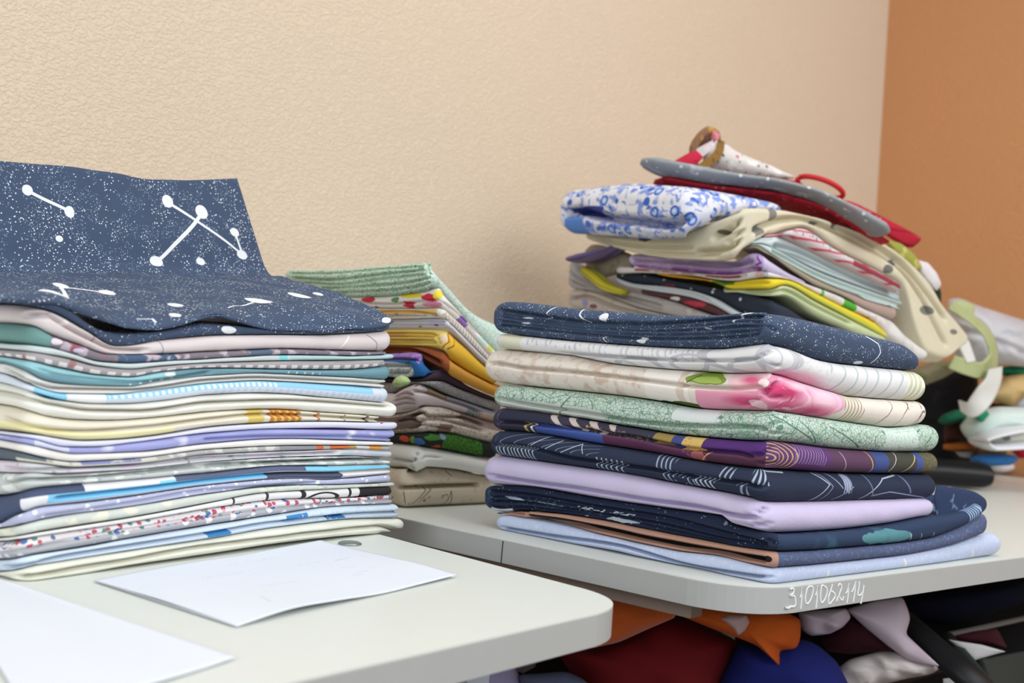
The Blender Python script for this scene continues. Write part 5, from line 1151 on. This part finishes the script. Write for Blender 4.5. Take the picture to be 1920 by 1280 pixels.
# floral mitt rolled into a cone, its cuff open to the left
fm = empty('floral_mitt', W(1400, 330, 1.66)); tag(fm, 'white floral mitt with an open brown-lined cuff, highest item on the back pile', 'oven mitt', GT)
floral = material('white floral cotton', (214, 206, 200), [('cell', (120, 104, 104), 75, .22, 0, .6), ('cell', (190, 120, 130), 60, .25, .6, .9), ('speck', (70, 60, 62), 95, .16), ('noise', (230, 226, 222), 60, .55, {'gain': 10})])
lining = material('brown lining', (122, 84, 66), [('noise', (84, 52, 44), 90, .55, {'gain': 10})])
ax = [(1336, 284, 1.655), (1353, 296, 1.65), (1385, 309, 1.65), (1422, 320, 1.655), (1463, 330, 1.66), (1487, 332, 1.665)]
sweep('mitt_body', path(ax), [S(v, 1.65) for v in (27, 25, 20, 15, 9, 3)], [.026, .026, .024, .022, .018, .006], floral, fm, up=viewup, n=30, m=60, cap=False, noise=.0015)
sweep('mitt_lining', path(ax[:4]), [S(v, 1.65) for v in (25.5, 23, 18, 12)], [.0245, .0242, .022, .018], lining, fm, up=viewup, n=30, m=40, cap=False)
# cuff: turned-back rim around the opening
rim = []
for t in np.linspace(0, 2*pi, 26):
    x, y = 20*cos(t), 37*sin(t); a = radians(28); rim.append(W(1322+x*cos(a)-y*sin(a), 278+x*sin(a)+y*cos(a), 1.655+.014*cos(t)))
sweep('cuff_binding', rim, [S(v, 1.65) for v in [5]*8+[8]*10+[5]*8], [.004]*26, material('brown print binding', (134, 98, 72), [('noise', (180, 140, 60), 80, .56, {'gain': 10}), ('noise', (206, 160, 150), 60, .62, {'gain': 10})]), fm, up=viewup, m=130, n=12)
def quad_sheet(name, q, d, mat, parent, thick=.0025, bulge=.004):
    a, b, c, e = [W(x, y, d+dd) for x, y, dd in q]
    rows = [[(a+(e-a)*v)+((b+(c-b)*v)-(a+(e-a)*v))*u-F_*bulge*sin(pi*u)*sin(pi*v) for u in np.linspace(0, 1, 4)] for v in np.linspace(0, 1, 4)]
    return Sheet(rows, 16, 16).build(name, mat, thick, parent)
quad_sheet('cuff_back', [(1290, 300, .01), (1298, 262, .01), (1340, 248, .01), (1330, 284, .01)], 1.675, material('dark brown cuff lining', (104, 70, 58), [('noise', (70, 44, 40), 90, .55, {'gain': 10})]), fm)
band('cuff_edge', [(1352, 264, 1.628), (1348, 284, 1.625), (1334, 300, 1.622), (1310, 316, 1.622)], [(-6, -2, 0), (-7, -3, 0), (-7, -5, 0), (-3, -6, 0)], material('golden brown facing', (140, 104, 50), [('noise', (96, 62, 40), 80, .55, {'gain': 10})]), fm)
quad_sheet('red_trim', [(1258, 306, 0), (1304, 281, 0), (1320, 293, -.01), (1298, 318, -.01)], 1.64, material('crimson trim', (190, 38, 66), [('noise', (120, 16, 36), 70, .6, {'gain': 10})]), fm)
quad_sheet('white_trim', [(1304, 281, 0), (1336, 264, .0), (1342, 276, -.01), (1318, 294, -.01)], 1.64, material('pinkish white trim', (216, 202, 202)), fm)
quad_sheet('pink_trim', [(1334, 262, 0), (1336, 244, .0), (1350, 252, -.005), (1344, 274, -.005)], 1.645, material('pink print trim', (208, 130, 136), [('noise', (190, 60, 76), 90, .58, {'gain': 10})]), fm)
# bits squeezed under the red case
tag(pillow('green_fabric', [(1660, 448), (1690, 456), (1716, 478), (1730, 500), (1716, 512), (1690, 490), (1668, 470)], 1.70, .03, material('olive print', (150, 150, 70), [('noise', (196, 190, 110), 60, .55, {'gain': 10}), ('noise', (140, 60, 50), 60, .63, {'gain': 10})])),
    'olive and red printed fabric edge showing below the dark red case', 'fabric', GD)
tag(pillow('white_fabric', [(1716, 486), (1740, 492), (1757, 512), (1766, 534), (1756, 546), (1736, 530), (1720, 508)], 1.72, .03, material('white pad', (214, 208, 208))),
    'small white padded fabric edge right of the cream draped fabric', 'fabric', GD)
tag(pillow('dark_fabric', [(1740, 518), (1757, 526), (1765, 548), (1765, 576), (1752, 572), (1740, 548)], 1.76, .04, material('dark bottle green', (26, 50, 40))),
    'dark bottle-green fabric edge behind the draped cream fabric', 'fabric', GD)

# ================================================================== far right of the wall desk
GF = 'items heaped at the far right of the wall desk'
Dz = lambda y, x=1850: float(proj(onz(x, y))[2])
plastic = material('translucent plastic', (206, 206, 212), [('noise', (226, 226, 230), 16, .5, {'gain': 4})], rough=.35, alpha=.8, bump=0, mottle=.03)
tag(pillow('plastic_bag', [(1776, 560), (1800, 558), (1832, 572), (1870, 584), (1940, 606), (1960, 660), (1940, 690), (1880, 684), (1840, 690), (1800, 680), (1776, 640)], 2.16, .20, plastic, noise=.012, seed=21, n=110, freq=2.0),
    'crumpled translucent grey plastic bag behind the sage strap at the far right', 'plastic bag', GF)
ss = empty('sage_strap', W(1800, 690, 1.95)); tag(ss, 'sage green fabric strap curving in a loop at the right of the back pile', 'strap', GF)
sage = material('sage webbing', (176, 184, 134), [('noise', (160, 168, 118), 40, .55, {'gain': 8})])
band('loop', [(1782, 572, 1.94), (1806, 588, 1.95), (1832, 606, 1.96), (1852, 628, 1.97), (1862, 655, 1.97), (1860, 682, 1.95), (1840, 694, 1.92), (1812, 688, 1.90), (1784, 678, 1.89)],
     [(-3, 6, -.02), (-3, 6, -.03), (-4, 6, -.04), (-6, 4, -.05), (-7, 0, -.05), (-6, -16, -.03), (0, -15, -.01), (4, -14, 0), (6, -12, 0)], sage, ss)
quad_sheet('patch', [(1779, 574, 0), (1800, 562, .01), (1826, 572, .02), (1824, 596, .01)], 1.97, sage, ss, .004)
st = empty('white_strap', W(1830, 760, 1.93)); tag(st, 'white webbing strap hanging below the sage strap at the far right', 'strap', GF)
whiteweb = material('white webbing', (218, 218, 212))
band('strap', [(1866, 690, 1.92), (1862, 712, 1.92), (1850, 734, 1.92), (1834, 756, 1.92), (1818, 768, 1.93), (1800, 760, 1.95)], [(12, -3, .01), (14, 2, .01), (16, 8, .01), (14, 12, 0), (6, 14, 0), (2, 10, 0)], whiteweb, st)
band('strap_end', [(1806, 642, 1.90), (1812, 658, 1.90), (1820, 678, 1.90)], [(9, -4, .005), (9, -3, .005), (8, -2, .005)], whiteweb, st)
tag(pillow('green_cloth', [(1864, 690), (1890, 686), (1940, 682), (1945, 704), (1900, 706), (1868, 704)], 2.22, .12, material('emerald cloth', (36, 128, 92), [('noise', (24, 96, 70), 30, .55, {'gain': 8})]), noise=.006, seed=31),
    'emerald green cloth lying under the plastic bag at the far right', 'cloth', GF)
tag(pillow('tan_cloth', [(1846, 748), (1862, 722), (1888, 704), (1920, 700), (1950, 704), (1950, 736), (1920, 742), (1896, 764), (1872, 754)], 2.18, .14, material('tan cloth', (206, 176, 122), [('noise', (186, 154, 104), 20, .55, {'gain': 6})]), noise=.006, seed=33),
    'tan cloth heaped under the emerald one at the far right edge', 'cloth', GF)
tag(pillow('white_cloth', [(1895, 752), (1912, 738), (1950, 736), (1950, 770), (1915, 768), (1896, 766)], 2.28, .10, material('pale lilac green cloth', (216, 222, 230), [('noise', (130, 200, 120), 14, .6, {'gain': 10})])),
    'pale lilac cloth with green showing beneath the tan cloth at the right edge', 'cloth', GF)
tag(pillow('maroon_cloth', [(1846, 752), (1874, 756), (1900, 762), (1896, 772), (1868, 768), (1848, 762)], 2.2, .08, material('maroon cloth', (92, 40, 28))),
    'narrow maroon cloth squeezed under the tan cloth at the far right', 'cloth', GF)
wf = empty('mint_fabric', W(1860, 835, 2.1)); tag(wf, 'mint and white folded fabric with a grey square inside its fold, far right', 'fabric', GF)
mint = material('mint white cloth', (212, 228, 222), [('noise', (190, 222, 208), 10, .5, {'gain': 4})])
pillow('upper_fold', [(1798, 800), (1812, 780), (1840, 768), (1870, 762), (1955, 764), (1955, 800), (1900, 804), (1856, 812), (1832, 826), (1812, 822)], 2.10, .16, mint, wf, n=96)
sweep('outer_fold', path([(1955, 795, 2.06), (1900, 803, 2.04), (1856, 812, 2.03), (1836, 824, 2.03), (1846, 836, 2.03), (1880, 836, 2.03), (1955, 828, 2.05)]), [S(6, 2.05)]*7, [.05]*7, material('white cloth edge', (232, 234, 238)), wf, up=viewup, m=80)
inner_ = pillow('inner_fold', [(1838, 824), (1862, 815), (1900, 808), (1955, 800), (1955, 826), (1880, 834), (1846, 834)], 2.06, .08, material('cream inner cloth', (222, 222, 206)), wf)
sp_ = pillow('grey_square', [(1874, 808), (1886, 806), (1896, 824), (1884, 827)], 2.018, .012, material('grey patch', (112, 112, 110)), inner_)
tag(pillow('green_scrap', [(1822, 782), (1818, 766), (1838, 758), (1856, 776), (1842, 792)], 2.02, .05, material('viridian cloth', (34, 140, 100), [('noise', (22, 112, 78), 30, .55, {'gain': 8})])),
    'viridian green scrap lying on the mint folded fabric at the far right', 'cloth', GF)
tag(pillow('green_scrap', [(1758, 790), (1766, 778), (1790, 768), (1814, 768), (1822, 784), (1796, 790), (1770, 796)], 2.12, .08, material('deep green cloth', (28, 104, 76), [('noise', (40, 136, 100), 20, .55, {'gain': 8})])),
    'deep green scrap left of the mint folded fabric, behind the right front stack', 'cloth', GF)
black = material('black cloth', (18, 18, 22), [('noise', (30, 30, 34), 30, .55, {'gain': 8})])
tag(pillow('black_bag', [(1680, 705), (1740, 700), (1780, 694), (1806, 686), (1836, 702), (1832, 740), (1850, 775), (1858, 820), (1856, 852), (1840, 872), (1812, 880), (1750, 888), (1680, 888)], 2.34, .14, black, noise=.01, seed=41, n=90),
    'black soft bag hidden behind the right front stack under the sage strap', 'bag', GF)
tag(pillow('olive_cloth', [(1690, 700), (1712, 690), (1750, 678), (1790, 676), (1800, 690), (1770, 708), (1730, 724), (1700, 716)], 2.02, .22, material('muted olive cloth', (134, 126, 100), [('noise', (112, 116, 72), 20, .55, {'gain': 8})]), noise=.004),
    'muted olive cloth under the hanging cream fabric, above the black bag', 'cloth', GF)
tag(pillow('maroon_scrap', [(1770, 800), (1796, 790), (1806, 812), (1800, 830), (1770, 828)], 2.16, .06, material('dark red green print', (70, 38, 32), [('noise', (30, 50, 30), 20, .5, {'gain': 8})])),
    'dark red and green scrap left of the mint folded fabric', 'cloth', GF)
tag(pillow('orange_cloth', [(1768, 832), (1800, 828), (1828, 832), (1832, 844), (1800, 846), (1768, 842)], 2.16, .10, material('orange cloth', (178, 100, 36))),
    'flat orange cloth between the mint fabric and the black roll', 'cloth', GF)
tag(pillow('blue_cloth', [(1816, 862), (1828, 852), (1860, 850), (1900, 852), (1912, 860), (1896, 872), (1860, 874), (1830, 872)], 2.10, .10, material('blue cloth', (56, 122, 190), [('noise', (30, 86, 150), 24, .55, {'gain': 8})]), noise=.004),
    'bright blue cloth under the mint folded fabric at the far right', 'cloth', GF)
tag(pillow('patterned_cloth', [(1832, 842), (1860, 840), (1890, 840), (1890, 854), (1862, 858), (1836, 852)], 2.13, .06, material('yellow green brown print', (170, 120, 60), [('noise', (100, 150, 60), 20, .55, {'gain': 14}), ('noise', (226, 170, 50), 26, .6, {'gain': 14})])),
    'yellow, green and brown printed cloth on the bright blue cloth', 'cloth', GF)
tag(pillow('red_cloth', [(1896, 846), (1910, 840), (1950, 834), (1950, 856), (1912, 860)], 2.2, .08, material('crimson cloth', (176, 28, 52))),
    'crimson cloth at the right edge beside the bright blue cloth', 'cloth', GF)
tag(pillow('grey_scrap', [(1790, 846), (1826, 846), (1820, 858), (1800, 856)], 2.14, .04, material('pale grey scrap', (170, 166, 164))),
    'pale grey scrap in front of the flat orange cloth', 'cloth', GF)
ws = empty('white_belt', onz(1880, 890)); tag(ws, 'pale white belt with a metal clip lying on the wall desk at the far right', 'belt', GF)
d_ = Dz(893, 1870)
sweep('belt', path([(1862, 876, d_+.10), (1880, 876, d_+.06), (1900, 870, d_+.10), (1935, 858, d_+.14)]), [S(8, 2.2), S(11, 2.2), S(9, 2.2), S(7, 2.2)], [.02]*4, material('white belt', (222, 218, 222)), ws, up=viewup)
sweep('clip', path([(1852, 891, d_), (1872, 889, d_)]), [S(2.5, 2.1)]*2, [.006]*2, material('metal clip', (130, 132, 134), metal=.8, rough=.3, bump=0), ws, up=viewup)
# black roll
dr = Dz(917, 1800)
ro = sweep('black_roll', path([(1690, 881, dr+.02), (1760, 884, dr+.02), (1835, 890, dr+.02), (1851, 891, dr+.02)]), [S(25, dr), S(25, dr), S(24, dr), S(20, dr)], [.03]*4, material('black plastic roll', (16, 17, 19), rough=.4, bump=.05), up=viewup, n=32, m=50)
tag(ro, 'black roll lying on the wall desk behind the right front stack', 'roll', GF)

# ================================================================== things kept under the right desk
GU = 'scraps and bags on the shelf under the wall desk'
def scrap(name, poly, d, thick, mat, label, cat='cloth', noise=.006, seed=50, **kw):
    kw.setdefault('n', 84)
    return tag(pillow(name, poly, d, thick, mat, noise=noise, seed=seed, minz=kw.pop('minz', 0.4785), **kw), label, cat, GU)
orange = material('orange fleece', (206, 96, 34), [('noise', (178, 76, 22), 14, .55, {'gain': 5})], sheen=.3)
scrap('orange_cloth', [(1086, 1206), (1100, 1180), (1140, 1110), (1200, 1106), (1262, 1140), (1270, 1156), (1222, 1176), (1160, 1204), (1104, 1216)], 1.14, .05, orange, 'orange cloth showing between the corner of the near desk and the dark red cloth', seed=51)
scrap('orange_cloth', [(1256, 1146), (1300, 1132), (1400, 1140), (1470, 1146), (1502, 1160), (1501, 1196), (1494, 1217), (1460, 1219), (1468, 1256), (1440, 1228), (1420, 1210), (1388, 1197), (1330, 1176)], 1.16, .07, material('orange felt', (208, 96, 30), [('noise', (182, 76, 20), 14, .55, {'gain': 5})]), 'orange cloth with a hanging pointed corner, under the numbered desk edge', seed=52, n=110)
scrap('dark_red_cloth', [(1071, 1262), (1043, 1222), (1107, 1208), (1160, 1192), (1206, 1168), (1232, 1150), (1282, 1158), (1330, 1176), (1384, 1200), (1372, 1240), (1340, 1320), (1090, 1330)], 1.22, .16, material('dark red cloth', (104, 10, 18), [('noise', (84, 4, 10), 10, .55, {'gain': 5})]), 'large dark red cloth heaped in the middle under the wall desk', seed=53, n=100)
scrap('blue_cloth', [(1340, 1300), (1372, 1230), (1384, 1206), (1420, 1212), (1470, 1206), (1500, 1196), (1530, 1206), (1570, 1240), (1600, 1300), (1500, 1330)], 1.20, .12, material('royal blue cloth', (20, 30, 104), [('noise', (12, 18, 70), 12, .55, {'gain': 5})]), 'royal blue cloth under the hanging orange corner', seed=54)
scrap('pink_wrapper', [(1350, 1158), (1366, 1152), (1400, 1153), (1406, 1166), (1396, 1184), (1384, 1192), (1374, 1178)], 1.085, .03, material('pale pink film', (206, 176, 176), [('noise', (120, 80, 80), 40, .56, {'gain': 10})], rough=.4), 'small pale pink crumpled wrapper against the orange cloth under the desk edge', 'wrapper', noise=.006, seed=55)
bagm = material('cloudy white plastic', (204, 192, 206), [('noise', (170, 156, 172), 20, .55, {'gain': 6})], rough=.4, bump=.1)
scrap('plastic_bag', [(1496, 1148), (1530, 1144), (1588, 1140), (1596, 1158), (1580, 1176), (1556, 1188), (1520, 1192), (1504, 1182)], 1.20, .05, bagm, 'crumpled white plastic bag right of the orange cloth with the pointed corner', 'plastic bag', noise=.008, seed=56, freq=2.0)
scrap('plastic_sheet', [(1586, 1142), (1640, 1126), (1692, 1118), (1702, 1140), (1707, 1160), (1698, 1188), (1730, 1218), (1764, 1250), (1738, 1246), (1700, 1236), (1664, 1210), (1620, 1174)], 1.22, .03, material('lilac white film', (198, 184, 196), [('noise', (170, 156, 170), 12, .55, {'gain': 5})], rough=.45), 'pale lilac plastic sheet hanging from under the numbered desk edge', 'plastic sheet', noise=.006, seed=57, n=120)
scrap('maroon_cloth', [(1540, 1196), (1588, 1162), (1620, 1174), (1664, 1208), (1676, 1222), (1640, 1222), (1590, 1226), (1550, 1220)], 1.32, .06, material('dark maroon cloth', (60, 18, 30)), 'dark maroon cloth glimpsed between the two pale plastic pieces', seed=58)
scrap('plastic_bag', [(1560, 1262), (1590, 1236), (1650, 1220), (1690, 1222), (1740, 1240), (1766, 1252), (1746, 1264), (1700, 1272), (1650, 1284), (1590, 1300)], 1.24, .06, material('greyish white plastic', (196, 188, 186), [('noise', (140, 126, 126), 24, .52, {'gain': 6})], rough=.4), 'greyish white crinkled plastic bag lowest among the plastic under the desk', 'plastic bag', noise=.012, seed=59, freq=2.0)
scrap('lavender_cloth', [(893, 1252), (920, 1238), (956, 1228), (966, 1250), (982, 1284), (990, 1330), (892, 1330)], 1.15, .05, material('lavender cloth', (178, 168, 210), [('noise', (156, 146, 190), 12, .55, {'gain': 5})]), 'lavender cloth hanging beside the grey leg of the near desk', seed=60)
scrap('grey_cloth', [(954, 1236), (990, 1222), (1010, 1228), (1004, 1250), (980, 1262), (966, 1256)], 1.20, .04, material('grey lilac scrap', (140, 128, 140), [('noise', (60, 56, 62), 30, .55, {'gain': 8})]), 'grey lilac scrap between the lavender and dark red cloths', seed=61)
scrap('slate_cloth', [(972, 1264), (1010, 1262), (1060, 1258), (1090, 1270), (1114, 1290), (1120, 1330), (980, 1330)], 1.14, .05, material('slate blue cloth', (96, 104, 132), [('noise', (130, 122, 150), 12, .55, {'gain': 5})]), 'slate blue cloth at the bottom edge below the dark red cloth', seed=62)
# dark drawer unit with open trays at the right
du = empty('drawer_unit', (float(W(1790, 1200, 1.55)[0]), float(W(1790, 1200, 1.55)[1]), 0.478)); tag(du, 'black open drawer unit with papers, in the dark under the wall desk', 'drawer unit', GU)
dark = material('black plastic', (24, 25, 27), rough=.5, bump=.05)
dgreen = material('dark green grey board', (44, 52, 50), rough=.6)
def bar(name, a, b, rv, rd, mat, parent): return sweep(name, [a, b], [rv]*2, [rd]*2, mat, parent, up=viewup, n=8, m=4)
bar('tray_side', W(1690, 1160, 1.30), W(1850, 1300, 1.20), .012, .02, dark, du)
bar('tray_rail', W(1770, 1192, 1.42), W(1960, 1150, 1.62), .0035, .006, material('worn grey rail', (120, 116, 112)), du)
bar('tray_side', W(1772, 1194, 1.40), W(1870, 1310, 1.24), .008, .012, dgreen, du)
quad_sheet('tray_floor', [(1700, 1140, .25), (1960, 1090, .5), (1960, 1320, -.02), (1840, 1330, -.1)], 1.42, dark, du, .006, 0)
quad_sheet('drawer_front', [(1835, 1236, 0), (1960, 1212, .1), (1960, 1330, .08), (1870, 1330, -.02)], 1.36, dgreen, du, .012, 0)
tag(pillow('paper_scrap', [(1778, 1198), (1800, 1202), (1840, 1208), (1886, 1221), (1860, 1228), (1826, 1238), (1806, 1222)], 1.36, .010, material('white paper scrap', (206, 204, 206)), noise=.002, smooth=False),
    'white torn paper lying in the black drawer unit, the larger one', 'paper', GU)
tag(pillow('paper_scrap', [(1768, 1272), (1782, 1270), (1808, 1282), (1820, 1310), (1770, 1310)], 1.26, .008, material('white paper scrap', (206, 204, 206)), noise=.002, smooth=False),
    'small white paper at the bottom edge left of the black drawer unit', 'paper', GU)
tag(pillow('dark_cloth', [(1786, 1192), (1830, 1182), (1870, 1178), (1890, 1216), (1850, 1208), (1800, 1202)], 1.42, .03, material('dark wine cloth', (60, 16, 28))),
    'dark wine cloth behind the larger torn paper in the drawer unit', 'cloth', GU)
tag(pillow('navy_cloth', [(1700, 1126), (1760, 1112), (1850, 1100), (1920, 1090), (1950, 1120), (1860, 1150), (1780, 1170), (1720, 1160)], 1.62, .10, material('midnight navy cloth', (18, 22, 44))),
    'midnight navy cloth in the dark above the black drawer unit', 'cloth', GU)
